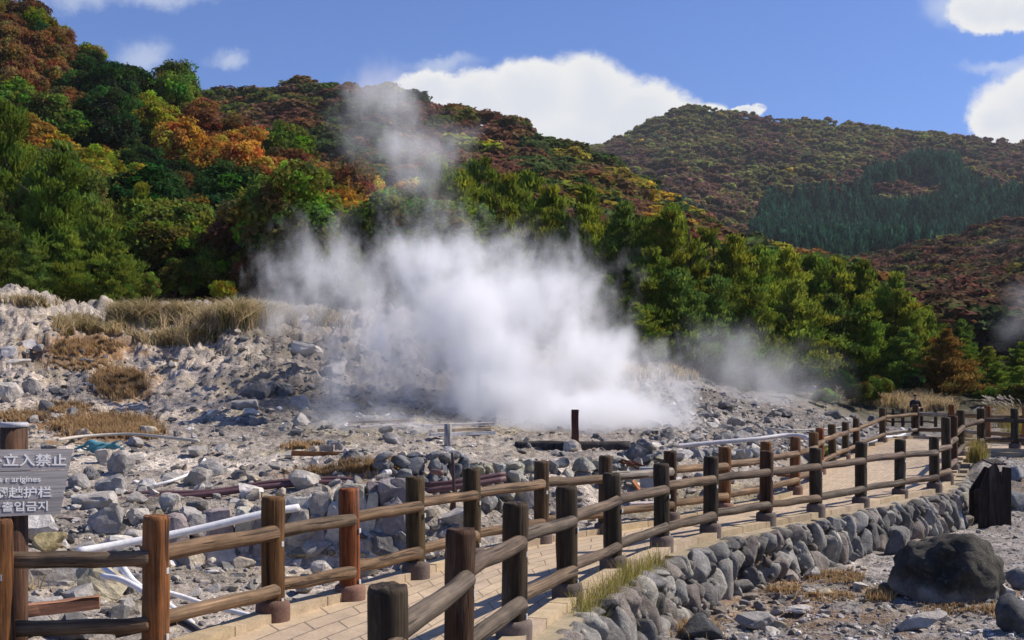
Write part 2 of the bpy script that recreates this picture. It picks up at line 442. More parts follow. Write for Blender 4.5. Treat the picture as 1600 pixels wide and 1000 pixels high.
LY0, LY1, NR = math.log(3.0), math.log(92.0), 470
GLY = np.linspace(LY0, LY1, NR)
def table(px, Y):
    ks = sorted(T_COLS); cols = np.stack([np.interp(Y, *zip(*T_COLS[k])) for k in ks], -1)
    idx = np.clip(np.searchsorted(ks, px, side='right') - 1, 0, len(ks) - 2); ka = np.array(ks, float)
    t = np.clip((px - ka[idx]) / (ka[idx + 1] - ka[idx]), 0, 1); t = t * t * (3 - 2 * t)
    a = np.take_along_axis(cols, idx[..., None], -1)[..., 0]; b = np.take_along_axis(cols, (idx + 1)[..., None], -1)[..., 0]
    return a * (1 - t) + b * t
PXG, LYG = np.meshgrid(GPX, GLY); YG = np.exp(LYG); XG = (PXG - CX) / F * YG
near = YG < 46
DL = np.full(XG.shape, 50.0); DR = np.full(XG.shape, -50.0)
DL[near] = -signed(L_EDGE, XG[near], YG[near]); DR[near] = signed(R_EDGE, XG[near], YG[near])
rgh = np.clip(YG / 22, 0.45, 1.9)
big = fbm(P3(XG, YG, 0, 0.16), 4); mid = fbm(P3(XG, YG, 3, 0.55), 4); rid = 1 - 2 * np.abs(fbm(P3(XG, YG, 7, 0.8), 4)); fine = fbm(P3(XG, YG, 1, 2.6), 4); vfine = fbm(P3(XG, YG, 5, 8.0), 3)
slope_amt = ss(YG, 26, 40) * (1 - ss(PXG, 900, 1250))
vv8 = fbm(P3(XG, YG, 15, 4.6), 4); lump = 0.10 * mid + 0.14 * fine * (0.6 + 0.5 * slope_amt) + 0.09 * np.abs(vv8) + 0.05 * vfine + slope_amt * (0.35 * big + 0.5 * rid * np.abs(mid) + 0.34 * rid)
flat_road = ss(PXG, 1250, 1450)
ZT = table(PXG, YG) + lump * np.clip(rgh, 0.5, 1.6) * (1 - 0.5 * flat_road)
zp = zpath(XG, YG)
zl = (zp - .12) * (1 - ss(DL, 0.1, 0.9)) + ZT * ss(DL, 0.1, 0.9)
bank = ss(YG, 21.2, 24.8) * ss(PXG, 1430, 1500)
ZRG = -.58 + .10 * ss(YG, 13, 9) + bank * .82 + (0.055 * mid + 0.075 * fine + 0.045 * vfine) * (1 + bank)
zr = (zp - .1) * (1 - ss(DR, 0.22, 0.45)) + ZRG * ss(DR, 0.22, 0.45)
inside = (DL <= 0) & (DR <= 0)
right = (DR > 0)
ZG = np.where(right, zr, np.where(inside, zp - .14, zl))
ZG = np.where(near, ZG, ZT)

# ground colour: the real colours of the deposits, soil and sinter
def lerp3(a, b, t): return a + (np.asarray(b) - a) * t[..., None]
colg = np.broadcast_to(np.array([.36, .335, .305]), XG.shape + (3,)).copy()
n_w = fbm(P3(XG, YG, 21, 0.45), 5); n_o = fbm(P3(XG, YG, 31, 0.22), 5); n_d = fbm(P3(XG, YG, 41, 0.35), 4); n_f = fbm(P3(XG, YG, 51, 2.2), 4)
colg = lerp3(colg, (.62, .58, .53), ss(n_w + .35 * n_f, 0.0, .32))
colg = lerp3(colg, (.2, .19, .18), ss(n_d + .4 * n_f, .12, .42) * .8)
colg = lerp3(colg, (.44, .39, .24), ss(fbm(P3(XG, YG, 61, .3), 4), .16, .36) * .55 * (1 - flat_road))
colg = lerp3(colg, (.15, .142, .135), ss(YG, 22, 30) * ss(PXG, 260, 400) * (1 - ss(PXG, 820, 1000)) * (.45 + .5 * ss(n_d + .5 * n_f, -.3, .3)))
colg = lerp3(colg, (.56, .5, .43), ss(YG, 25, 29) * (1 - ss(YG, 46, 50)) * (1 - ss(PXG, 330, 430)) * ss(n_w + .5 * n_f, -.35, .2) * .75)
colg = lerp3(colg, (.155, .15, .148), ss(YG, 22, 30) * ss(PXG, 900, 1050) * (1 - ss(YG, 62, 70)) * (.65 + .3 * ss(n_d + n_f, -.3, .4)))
colg = lerp3(colg, (.09, .085, .08), ss(n_f + .4 * n_d, .25, .5) * .5)
for (cx, cy_, rx, ry, s) in [(110, 548, 110, 26, .8), (190, 600, 60, 30, .8), (150, 670, 110, 26, .9), (40, 660, 60, 12, .6), (150, 540, 90, 30, .6), (560, 745, 70, 14, .6), (470, 740, 60, 8, .5)]:
    PYG = HY - (ZG - ZC) / YG * F
    d = ((PXG - cx) / rx) ** 2 + ((PYG - cy_) / ry) ** 2
    colg = lerp3(colg, (.26, .15, .065), ss(1.25 - d + .9 * n_f, 0.1, .9) * s)
colg = lerp3(colg, (.2, .197, .195), flat_road * ~right * .7)
rg = right.astype(float)
colg = lerp3(colg, (.265, .26, .258), rg * .85)
colg = lerp3(colg, (.5, .475, .46), rg * ss(n_w + .6 * n_f, 0.1, .45) * .8)
colg = lerp3(colg, (.1, .095, .095), rg * ss(n_d + .9 * n_f, .2, .5) * .7)
colg = lerp3(colg, (.26, .17, .09), rg * ss(fbm(P3(XG, YG, 71, .8), 4) + .3 * n_f, .16, .4) * .7)
colg = lerp3(colg, (.05, .05, .03), ss(YG, 58, 70))

nr, nc = XG.shape
extY = np.array([110, 150, 220, 350, 600, 1100, 2200, 4500.0])
XE, YE = (GPX[None] - CX) / F * extY[:, None], np.broadcast_to(extY[:, None], (len(extY), nc)); ZE = np.minimum(ZG[-1:], 8) + np.zeros_like(XE)
V = np.concatenate([np.stack([XG, YG, ZG], -1).reshape(-1, 3), np.stack([XE, YE, ZE], -1).reshape(-1, 3)])
R = nr + len(extY)
ii = np.arange((R - 1) * nc).reshape(R - 1, nc)[:, :-1].ravel()
Q = np.stack([ii, ii + 1, ii + nc + 1, ii + nc], 1)
cc = np.concatenate([colg.reshape(-1, 3), np.broadcast_to(np.array([.05, .05, .03]), (len(extY) * nc, 3))])
cc = cc * np.array([1.12, 1.04, .96])
tag(link('ground', mk_mesh('ground', V, [Q], GROUND, True, cc)), kind='structure')
b = MB(); b.add([(-9000, -9000, -1.3), (9000, -9000, -1.3), (9000, 9000, -1.3), (-9000, 9000, -1.3)], [[(0, 1, 2, 3)]], (.3, .29, .28))
tag(b.build('terrain', GROUND), kind='structure')

def gz(x, Y):
    """Ground height at x, Y (from the ground sheet)."""
    x = np.asarray(x, float); Y = np.asarray(Y, float)
    u = np.clip((x / Y * F + CX - GPX[0]) / 3.0, 0, nc - 1.001); v = np.clip((np.log(Y) - LY0) / (LY1 - LY0) * (NR - 1), 0, NR - 1.001)
    i, j = np.floor(v).astype(int), np.floor(u).astype(int); a, c = v - i, u - j
    return (ZG[i, j] * (1 - a) * (1 - c) + ZG[i, j + 1] * (1 - a) * c + ZG[i + 1, j] * a * (1 - c) + ZG[i + 1, j + 1] * a * c)
def on_ground(px, py, ymin=5.0):
    """Where the line of sight through a photo pixel first meets the ground sheet; arrays or numbers."""
    px = np.atleast_1d(np.asarray(px, float)); py = np.atleast_1d(np.asarray(py, float))
    Ys = np.exp(np.linspace(math.log(ymin), math.log(91), 420))
    x = (px[:, None] - CX) / F * Ys; zr_ = ZC - (py[:, None] - HY) / F * Ys
    hit = zr_ <= gz(x, np.broadcast_to(Ys, x.shape)); k = np.where(hit.any(1), hit.argmax(1), len(Ys) - 1)
    Y = Ys[k]; x = (px - CX) / F * Y
    return np.stack([x, Y, gz(x, Y)], -1)
def G1(px, py, ymin=5.0): return Vector(on_ground(px, py, ymin)[0])

# ------------------------------------------------------------------ path, kerbs
NS = 150
le, re = resample(L_EDGE, NS), resample(R_EDGE, NS)
vv, uvs = [], []
along = np.concatenate([[0], np.cumsum(np.linalg.norm(np.diff((le + re) / 2, axis=0), axis=1))])
NW = 9
for i in range(NS):
    for k in range(NW):
        p = le[i] + (re[i] - le[i]) * k / (NW - 1)
        vv.append((p[0], p[1], float(zpath(p[0], p[1])) + 0.004)); uvs.append((along[i], np.linalg.norm(re[i] - le[i]) * k / (NW - 1)))
ii = np.arange((NS - 1) * NW).reshape(NS - 1, NW)[:, :-1].ravel()
tag(link('path', mk_mesh('path', vv, [np.stack([ii, ii + 1, ii + NW + 1, ii + NW], 1)], PAVING, False, None, uvs)), kind='structure')

def kerb(name, pl, side, off, wid, top, bot, length, gap_p=0.0, tn=(1, 1, 1)):
    b = MB(); p = resample(pl, int(np.sum(np.linalg.norm(np.diff(pl, axis=0), axis=1)) / length))
    for a, c in zip(p[:-1], p[1:]):
        if random.random() < gap_p: continue
        d = c - a; L = np.linalg.norm(d); d /= L; nrm = np.array([d[1], -d[0]]) * side
        m = (a + c) / 2 + nrm * (off + wid / 2); z0 = float(zpath(*m))
        t = random.uniform(.82, 1.15)
        b.box((m[0], m[1], z0 + (top + bot) / 2 + random.uniform(-.004, .004)), (L - .014, wid, top - bot), (.43 * t * tn[0], .335 * t * tn[1], .22 * t * random.uniform(.92, 1.08) * tn[2]), (0, 0, math.atan2(d[1], d[0])))
    return tag(b.build(name, KERB), kind='structure')
kerb('kerb', L_EDGE, -1, -0.02, 0.17, 0.075, -0.25, 0.62)
kerb('kerb', R_EDGE, 1, -0.06, 0.15, 0.05, -0.25, 0.62)
kerb('kerb', R_EDGE, 1, 0.094, 0.17, -0.02, -0.3, 0.74, 0.04, (.75, .8, .85))

# ------------------------------------------------------------------ fences
def post_mesh(seed, h, r, seg=18):
    rs = np.random.default_rng(seed); zs = np.array([-.3, 0, .15, .3, .5, .7, .85, .97, 1.0]) * h; zs[0] = -.25
    th = np.arange(seg) * 2 * PI / seg; ph = rs.uniform(0, 6)
    V = []
    for i, z in enumerate(zs):
        k = r * (1 + .03 * np.sin(2 * th + ph + z) + .025 * rs.standard_normal(seg) - .05 * (np.sin(5 * th + ph) > .93)) * (0.94 if i == len(zs) - 1 else 1)
        V.append(np.stack([np.cos(th) * k, np.sin(th) * k, np.full(seg, z) + (rs.normal(0, .004, seg) if i == len(zs) - 1 else 0)], 1))
    V = np.concatenate(V + [np.array([[0, 0, h + .004]])]); n = len(zs)
    q = [(i * seg + k, i * seg + (k + 1) % seg, (i + 1) * seg + (k + 1) % seg, (i + 1) * seg + k) for i in range(n - 1) for k in range(seg)]
    t = [((n - 1) * seg + k, (n - 1) * seg + (k + 1) % seg, n * seg) for k in range(seg)]
    return mk_mesh('post', V, [q, t], WOOD, 'sides')
POSTS = [post_mesh(s, .92, .086) for s in range(5)]
def rail_mesh(seed, seg=14):
    rs = np.random.default_rng(100 + seed); ts = np.array([0, .004, .012, .03, .2, .4, .6, .8, .97, .988, .996, 1.0]); rr = np.array([.25, .62, .88, 1, 1, 1, 1, 1, 1, .88, .62, .25])
    th = np.arange(seg) * 2 * PI / seg; V = []; wob = rs.normal(0, .004, (len(ts), 2))
    for i, t in enumerate(ts):
        k = .051 * rr[i] * (1 + .04 * rs.standard_normal(seg) + .04 * np.sin(2 * th + t * 3))
        V.append(np.stack([np.cos(th) * k + wob[i, 0], np.sin(th) * k + wob[i, 1], np.full(seg, t)], 1))
    V = np.concatenate(V); n = len(ts)
    q = [(i * seg + k, i * seg + (k + 1) % seg, (i + 1) * seg + (k + 1) % seg, (i + 1) * seg + k) for i in range(n - 1) for k in range(seg)]
    m = len(V); V = np.concatenate([V, [[0, 0, 0]], [[0, 0, 1]]])
    t = [(m, (k + 1) % seg, k) for k in range(seg)] + [(m + 1, (n - 1) * seg + k, (n - 1) * seg + (k + 1) % seg) for k in range(seg)]
    return mk_mesh('rail', V, [q, t], WOOD, True)
RAILS = [rail_mesh(s) for s in range(5)]
def collar_mesh():
    seg = 20; th = np.arange(seg) * 2 * PI / seg; prof = [(.125, -.3), (.128, .10), (.122, .135), (.098, .148), (.06, .15)]
    V = np.concatenate([np.stack([np.cos(th) * r * (1 + .02 * np.sin(3 * th)), np.sin(th) * r, np.full(seg, z) + .006 * np.sin(2 * th)], 1) for r, z in prof]); n = len(prof)
    q = [(i * seg + k, i * seg + (k + 1) % seg, (i + 1) * seg + (k + 1) % seg, (i + 1) * seg + k) for i in range(n - 1) for k in range(seg)]
    return mk_mesh('collar', V, [q], KERB, True)
COLLAR = collar_mesh()
b = MB(); b.box((0, 0, 0), (.026, .008, .038), (.5, .5, .47)); BRACKET = b.mesh('bracket', PIPE)

def fence(name, pts, label, tones, rails=(.66, .24), collars=True, zf=None, group=None, first_tall=None, rail_tones=None, cap=None):
    root = empty(name, (pts[0][0], pts[0][1], 0)); tag(root, label, 'fence', group)
    o0 = np.array([pts[0][0], pts[0][1], 0.0])
    zs = [float(zpath(*p)) if zf is None else zf(p) for p in pts]
    for i, p in enumerate(pts):
        tone = tones[i % len(tones)]
        po = link('post', random.choice(POSTS), root, (p[0] - o0[0], p[1] - o0[1], zs[i]), tone)
        po.rotation_euler = (random.gauss(0, .01), random.gauss(0, .01), random.uniform(0, 6.28)); po.scale = (1, 1, random.uniform(.985, 1.02))
        if first_tall and i in first_tall: po.scale[2] = first_tall[i]
        if collars:
            k = random.uniform(.8, 1.25); co = link('collar', COLLAR, po, None, (.20 * k, .115 * k, .085 * k) if tone[0] > .09 else (.13 * k, .10 * k, .085 * k))
            co.rotation_euler = (0, 0, random.uniform(0, 6)); co.scale = (1, 1, random.uniform(.85, 1.1))
        if i + 1 < len(pts):
            a = np.array([p[0], p[1], zs[i]]); c = np.array([pts[i + 1][0], pts[i + 1][1], zs[i + 1]])
            d = c - a; L = math.hypot(d[0], d[1]); nrm = np.array([d[1], -d[0], 0]) / L; un = d / np.linalg.norm(d)
            for rz in rails:
                s = a + un * .02 - nrm * .045 + np.array([0, 0, rz + random.uniform(-.012, .012)]); e = c - un * .03 + nrm * .058 + np.array([0, 0, rz + random.uniform(-.012, .012)])
                v = Vector(e - s); ra = link('rail', random.choice(RAILS), root, Vector(s - o0), random.choice(rail_tones or RAILC))
                ra.rotation_euler = (v.to_track_quat('Z', 'Y') @ Euler((0, 0, random.uniform(0, 6))).to_quaternion()).to_euler(); k = random.uniform(.94, 1.08); ra.scale = (k, k, v.length)
            if p[1] < 22 and collars and p is not pts[0]:
                for rz in rails:
                    br = link('bracket', BRACKET, po); br.matrix_parent_inverse = Matrix()
                    tv = Vector((nrm[0], nrm[1], 0)) * .09
                    br.location = po.rotation_euler.to_matrix().inverted() @ (tv + Vector((0, 0, rz - .085))); br.rotation_euler = (0, 0, math.atan2(nrm[1], nrm[0]) + PI / 2 - po.rotation_euler.z)
    return root
RAILC = [(.16, .108, .066), (.19, .135, .09), (.15, .10, .06), (.20, .13, .075), (.145, .115, .085), (.24, .16, .09)]
fence('wooden_fence', L_POSTS, 'log rail fence with reddish brown posts on the far edge of the paved path',
      [(.17, .07, .022), (.17, .07, .022), (.19, .075, .024), (.12, .058, .018), (.19, .055, .016), (.075, .05, .02), (.062, .042, .018), (.07, .04, .016), (.07, .042, .02), (.06, .03, .014)], rail_tones=[(.16, .10, .056), (.19, .12, .065), (.14, .096, .06), (.2, .13, .075), (.28, .24, .2)])
fence('wooden_fence', R_POSTS, 'log rail fence with dark posts along the boulder wall edge of the path',
      [(.04, .028, .016), (.04, .028, .016), (.065, .03, .013), (.045, .029, .015), (.048, .032, .016), (.036, .026, .014)], first_tall={13: 1.3, 14: 1.22, 15: 1.1}, rail_tones=[(.125, .088, .06), (.15, .10, .07), (.11, .084, .06), (.14, .095, .058)])
fence('wooden_fence', [XY(1383, 64), XY(1395, 63.5), XY(1411, 63), XY(1440, 62.5), XY(1462, 62)], 'short dark fence far behind the person beyond the bend of the path',
      [(.05, .035, .025)], collars=False, zf=lambda p: float(gz(p[0], p[1])))

# ------------------------------------------------------------------ rocks
def rock_vf(seed, sub=3, cuts=9, rough=.16, lo=.55, hi=.9):
    rs = np.random.default_rng(1000 + seed); v, f = ico(sub)
    v = v * (1 + .22 * fbm(v * 1.1 + seed * 7.7, 3))[:, None]
    for _ in range(cuts):
        d = rs.standard_normal(3); d /= np.linalg.norm(d); c = rs.uniform(lo, hi)
        v = v - np.maximum(0, v @ d - c)[:, None] * d * .94
    v = v + v / np.linalg.norm(v, axis=1)[:, None] * (rough * fbm(v * 3.2 + seed, 4))[:, None]
    return v / np.abs(v).max(0), f
ROCKV = [rock_vf(s, 3, 15, .13, .38, .78) for s in range(12)]
def block_vf(seed):
    rs = np.random.default_rng(3000 + seed); v, f = ico(3); m = np.abs(v).max(1)[:, None]; v = v / m * .55 + v * .45
    v = v * (1 + .16 * fbm(v * 1.6 + seed * 5.1, 4))[:, None]
    for _ in range(4):
        d = rs.standard_normal(3); d /= np.linalg.norm(d); v = v - np.maximum(0, v @ d - rs.uniform(.6, .85))[:, None] * d
    v = v + .05 * fbm(v * 5 + seed, 3)[:, None]
    return v / np.abs(v).max(0), f
BLOCKV = [block_vf(s) for s in range(8)]
ROUNDV = [rock_vf(50 + s, 3, 10, .11, .52, .86) for s in range(12)]
SMALLV = [rock_vf(80 + s, 1, 6, .1, .4, .8) for s in range(8)]
MIDV = [rock_vf(90 + s, 2, 14, .14, .32, .72) for s in range(12)]
ROCKM = [mk_mesh('rock', v, [f], STONE) for v, f in ROCKV]
BOULD = [mk_mesh('boulder', v, [f], DARKSTONE, True) for v, f in ROUNDV]

def rot_arr(e): return np.array(Euler(e).to_matrix())

def wall(name, label, face, z0, z1, sw, sh, depth, mat, tones, rounded, lean=.15, seed=0, group=None, jit=.25, flat=False):
    """A dry stone wall along a polyline of (x, y), seen from its right-hand side; z0, z1 give its foot and top at x, y."""
    rs = np.random.default_rng(seed); b = MB(); pl = np.array(face, float)
    d = np.concatenate([[0], np.cumsum(np.linalg.norm(np.diff(pl, axis=0), axis=1))]); Ltot = d[-1]
    lib = ROUNDV if rounded else BLOCKV if flat else ROCKV
    def at(s):
        x, y = np.interp(s, d, pl[:, 0]), np.interp(s, d, pl[:, 1]); x2, y2 = np.interp(min(s + .2, Ltot), d, pl[:, 0]), np.interp(min(s + .2, Ltot), d, pl[:, 1])
        x1, y1 = np.interp(max(s - .2, 0), d, pl[:, 0]), np.interp(max(s - .2, 0), d, pl[:, 1]); t = np.array([x2 - x1, y2 - y1]); t /= np.linalg.norm(t) + 1e-9
        return np.array([x, y]), t
    s = 0.0; rowoff = 0
    while s < Ltot:
        wdt = sw * rs.uniform(.55, 1.5); p, t = at(s + wdt / 2); nrm = np.array([t[1], -t[0]])
        lo, hi = z0(*p), z1(*p); z = lo - .05
        while z < hi - .03:
            h = min(sh * rs.uniform(.5, 1.45), hi - z + .06); zc = z + h / 2
            lv = (zc - lo) / max(hi - lo, .1)
            c = p + nrm * (-lean * lv + rs.uniform(-.03, .03)) + t * rs.normal(0, sw * .12)
            V, f = lib[rs.integers(len(lib))]
            flip = rs.integers(0, 4)
            Vl = V @ rot_arr((0, flip * PI / 2 * (not rounded), rs.uniform(0, 6.28))).T if rounded else V @ rot_arr((0, 0, flip * PI / 2)).T
            Vl = Vl * np.array([wdt * .56, depth * .5, h * .56]) @ rot_arr((rs.normal(0, .12), rs.normal(0, jit), rs.normal(0, .12))).T
            Wv = Vl[:, :1] * np.array([t[0], t[1], 0]) + Vl[:, 1:2] * np.array([-nrm[0], -nrm[1], 0]) + Vl[:, 2:] * np.array([0, 0, 1.0])
            tone = np.array(tones[rs.integers(len(tones))]) * rs.uniform(.8, 1.2)
            b.add(Wv + np.array([c[0], c[1], zc]), [f], tone); z += h * .88
        s += wdt * .92
    if rounded:
        for _ in range(int(Ltot * 16)):
            s = rs.uniform(0, Ltot); p, t = at(s); nrm = np.array([t[1], -t[0]]); lo, hi = z0(*p), z1(*p); zc = rs.uniform(lo, hi); V, f = SMALLV[rs.integers(len(SMALLV))]; q = rs.uniform(.03, .075)
            c = p + nrm * (-lean * (zc - lo) / max(hi - lo, .1) + depth * .22); b.add((V * q * np.array([1, 1, .8])) @ rot_arr(tuple(rs.uniform(0, 6, 3))).T + np.array([c[0], c[1], zc]), [f], np.array(tones[rs.integers(len(tones))]) * rs.uniform(.6, 1.1))
    o = b.build(name, mat, None, rounded)
    return tag(o, label, 'wall', group)

def offset(pl, off):
    p = np.asarray(pl, float); t = np.gradient(p, axis=0); t /= np.linalg.norm(t, axis=1)[:, None]; return p + np.stack([t[:, 1], -t[:, 0]], 1) * off
redge = R_EDGE[(R_EDGE[:, 1] > 7.2) & (R_EDGE[:, 1] < 24.3) & (np.arange(len(R_EDGE)) < 165)]
wr = offset(redge, .46)
wall('stone_wall', 'low retaining wall of rounded dark lava boulders beneath the near fence', wr, lambda x, y: -.62 + .1 * float(ss(y, 13, 9)), lambda x, y: -.06, .26, .40, .34, DARKSTONE,
     [(.25, .235, .21), (.17, .16, .148), (.25, .215, .185), (.235, .225, .21), (.14, .132, .12), (.36, .335, .28), (.22, .185, .16), (.3, .285, .255)], True, .2, 3, jit=.3)
wl = [XY(250, 14.6), XY(330, 14.9), XY(430, 15.0), XY(520, 15.05), XY(625, 15.1)]
wall('stone_wall', 'pale crusted gully wall of upright flat stones behind the left fence', wl, lambda x, y: -.5, lambda x, y: float(np.interp(x / y * F + CX, [250, 420, 520, 625], [.1, .22, .42, .55])), .25, .62, .22, STONE,
     [(.30, .25, .235), (.36, .33, .30), (.46, .43, .38), (.27, .24, .235), (.5, .47, .38)], False, .1, 5, jit=.07, flat=True)
wm = [XY(590, 17.6), XY(660, 17.9), XY(725, 18.2)]
wall('stone_wall', 'curved wall of round grey stones under the steam beside the brown pipes', wm, lambda x, y: .25, lambda x, y: .72, .26, .25, .3, DARKSTONE,
     [(.2, .205, .21), (.17, .175, .18), (.24, .24, .23)], True, .08, 7)
wm2 = [XY(725, 18.6), XY(800, 18.95), XY(900, 19.9), XY(1000, 20.5), XY(1060, 20.9)]
wall('stone_wall', 'yellowish crusted rubble wall at the foot of the dense steam', wm2, lambda x, y: -.3, lambda x, y: .52, .3, .27, .34, STONE,
     [(.33, .32, .27), (.36, .34, .25), (.25, .25, .24), (.4, .385, .33), (.22, .225, .23)], False, .2, 9)
wm3 = [XY(1045, 22.8), XY(1130, 23.4), XY(1190, 24.3)]
wall('stone_wall', 'low grey stone wall below the white hose right of the steam', wm3, lambda x, y: .1, lambda x, y: .5, .3, .25, .34, STONE,
     [(.3, .29, .28), (.24, .24, .24), (.36, .35, .33)], False, .1, 11)

ROCKS = []          # (object, px, py, size, tone word, zone)
def tone_word(c):
    l = sum(c) / 3
    if c[0] > c[2] * 1.45: return 'yellowish'
    return 'white crusted' if l > .42 else 'pale grey' if l > .29 else 'grey' if l > .17 else 'dark'
def put_rock(px, py, wpx, hpx, col, dark=False, sink=.25, depth=1.0):
    """A rock whose foot shows at pixel px, py, wpx wide and hpx tall in the photo."""
    g = G1(px, py); Y = g.y; wd, ht = wpx / F * Y, hpx / F * Y
    o = link('rock', random.choice(BOULD if dark else ROCKM), None, (g.x, Y + wd * .2, g.z + ht * (.5 - sink) + .02), col)
    o.scale = (wd * .55, wd * .5 * depth, ht * .62); o.rotation_euler = (random.gauss(0, .15), random.gauss(0, .15), random.uniform(0, 6.28))
    ROCKS.append((o, px, py - hpx / 2, wpx, tone_word(col)))
    return o
WHT, PAL, GRY, DRK, YEL, TAN = (.64, .595, .54), (.47, .43, .38), (.32, .298, .275), (.16, .153, .147), (.42, .37, .26), (.43, .37, .29)
for r in [(70, 915, 105, 62, GRY), (150, 935, 90, 66, YEL), (72, 862, 52, 40, (.33, .27, .14)), (55, 850, 48, 62, WHT), (172, 838, 56, 42, GRY), (150, 800, 66, 38, PAL), (266, 798, 40, 36, PAL),
          (294, 820, 42, 28, GRY), (212, 822, 40, 34, PAL), (310, 800, 38, 24, DRK), (386, 782, 40, 26, WHT), (130, 870, 40, 24, GRY), (120, 950, 60, 40, GRY), (60, 975, 60, 44, PAL), (30, 1000, 70, 50, GRY),
          (120, 1000, 60, 44, DRK), (205, 925, 40, 36, GRY), (140, 748, 34, 22, DRK), (185, 738, 44, 34, GRY), (165, 728, 36, 24, PAL), (125, 765, 46, 26, GRY), (213, 725, 28, 20, PAL), (345, 712, 30, 18, GRY),
          (145, 618, 16, 14, DRK), (67, 645, 26, 22, DRK), (110, 655, 18, 14, DRK), (152, 655, 16, 10, WHT), (20, 572, 40, 12, PAL), (232, 585, 8, 6, WHT), (60, 560, 22, 14, GRY), (10, 560, 30, 26, WHT), (45, 548, 34, 16, WHT),
          (405, 625, 60, 36, DRK), (440, 618, 40, 24, DRK), (470, 640, 50, 24, GRY), (385, 640, 40, 22, GRY), (520, 590, 50, 22, GRY), (480, 560, 60, 26, PAL), (15, 625, 44, 40, PAL), (50, 615, 30, 22, GRY),
          (1000, 728, 52, 30, DRK), (1012, 706, 34, 24, DRK), (895, 707, 30, 26, PAL), (985, 722, 34, 20, DRK), (1035, 724, 26, 18, GRY), (1015, 668, 40, 14, GRY), (1150, 668, 30, 18, GRY), (1160, 690, 34, 18, GRY),
          (1137, 640, 28, 14, DRK), (1228, 652, 24, 14, DRK), (1304, 655, 24, 20, DRK), (1333, 654, 14, 12, DRK), (1366, 660, 22, 12, DRK), (1265, 612, 20, 10, GRY), (1180, 700, 30, 16, GRY), (1100, 752, 30, 18, GRY),
          (780, 770, 40, 24, GRY), (830, 790, 40, 30, PAL), (710, 830, 50, 34, PAL), (640, 850, 60, 40, GRY), (595, 880, 60, 36, DRK), (560, 905, 50, 26, GRY), (500, 900, 40, 28, PAL), (470, 930, 40, 22, GRY), (760, 800, 40, 30, DRK)]:
    put_rock(*r)
# near ground right of the path
def m_boulder(t):
    geo = t.n('ShaderNodeNewGeometry').outputs['Position']; ob = t.n('ShaderNodeTexCoord').outputs['Object']; z = t.n('ShaderNodeSeparateXYZ', i_0=ob).outputs[2]
    n1 = t.noise(geo, 2.2, 7, .7); n2 = t.noise(geo, 14, 6, .75)
    c = t.mix(t.lin(n1, .35, .65), (.026, .024, .02), (.11, .1, .08)); c = t.mix(t.math('MULTIPLY', t.smooth(n2, .52, .7), .5), c, (.16, .155, .13))
    lo_ = t.smooth(t.math('ADD', z, t.math('MULTIPLY', t.math('SUBTRACT', t.noise(geo, 4, 6, .7), .5), .9)), -.02, -.4)
    c = t.mix(t.math('MULTIPLY', lo_, .8), c, (.33, .31, .28))
    finish(t, c, .9, t.math('ADD', n1, t.math('MULTIPLY', n2, .6)), .9, .07, .2)
BV, BF = rock_vf(781, 5, 6, .17, .72, .93)
bo = put_rock(1494, 940, 180, 124, (.055, .055, .05), True, .28, .85); bo.data = mk_mesh('boulder', BV, [BF], material('black_lava_boulder', m_boulder), True); bo.rotation_euler = (.05, .12, .1)
for r in [(1402, 868, 36, 44, (.13, .13, .13), True), (1398, 928, 40, 14, (.14, .14, .14), True), (1594, 920, 36, 34, (.17, .17, .17), True), (1595, 985, 70, 60, (.1, .1, .1), True), (1440, 988, 80, 24, PAL, False),
          (1575, 938, 26, 22, PAL, False), (1250, 962, 44, 14, PAL, False), (1180, 985, 60, 26, GRY, False), (1095, 1000, 70, 36, (.08, .08, .08), True), (1275, 905, 40, 18, GRY, False),
          (1330, 870, 40, 20, GRY, False), (1594, 800, 36, 32, (.2, .2, .2), True), (1590, 752, 30, 22, (.25, .25, .25), True), (1345, 925, 30, 14, PAL, False)]:
    put_rock(*r[:5], dark=r[5])
rs = np.random.default_rng(22); taken = [(a[1], a[2]) for a in ROCKS]
cand = [(rs.uniform(0, 640), 640 + 250 * rs.random() ** 1.1) for _ in range(400)] + [(rs.uniform(0, 560), rs.uniform(520, 650)) for _ in range(60)] + [(rs.uniform(640, 1250), rs.uniform(640, 760)) for _ in range(160)] + [(rs.uniform(1130, 1600), rs.uniform(900, 1000)) for _ in range(80)]
made = 0
for (px, py) in cand:
    if any(abs(px - a) < 22 and abs(py - c) < 13 for a, c in taken) or made > 120: continue
    g = G1(px, py)
    if g.y < 45 and -signed(L_EDGE, np.array([g.x]), np.array([g.y]))[0] < .45 and signed(R_EDGE, np.array([g.x]), np.array([g.y]))[0] < .75: continue
    taken.append((px, py)); made += 1
    size = (.13 + .35 * rs.random() ** 2) * (1 + max(0, g.y - 18) * .02) / g.y * F * (.75 if px > 1100 else 1)
    put_rock(px, py, size, size * rs.uniform(.45, .8), [WHT, PAL, GRY, GRY, DRK, DRK, TAN][rs.integers(7)], sink=rs.uniform(.25, .45))

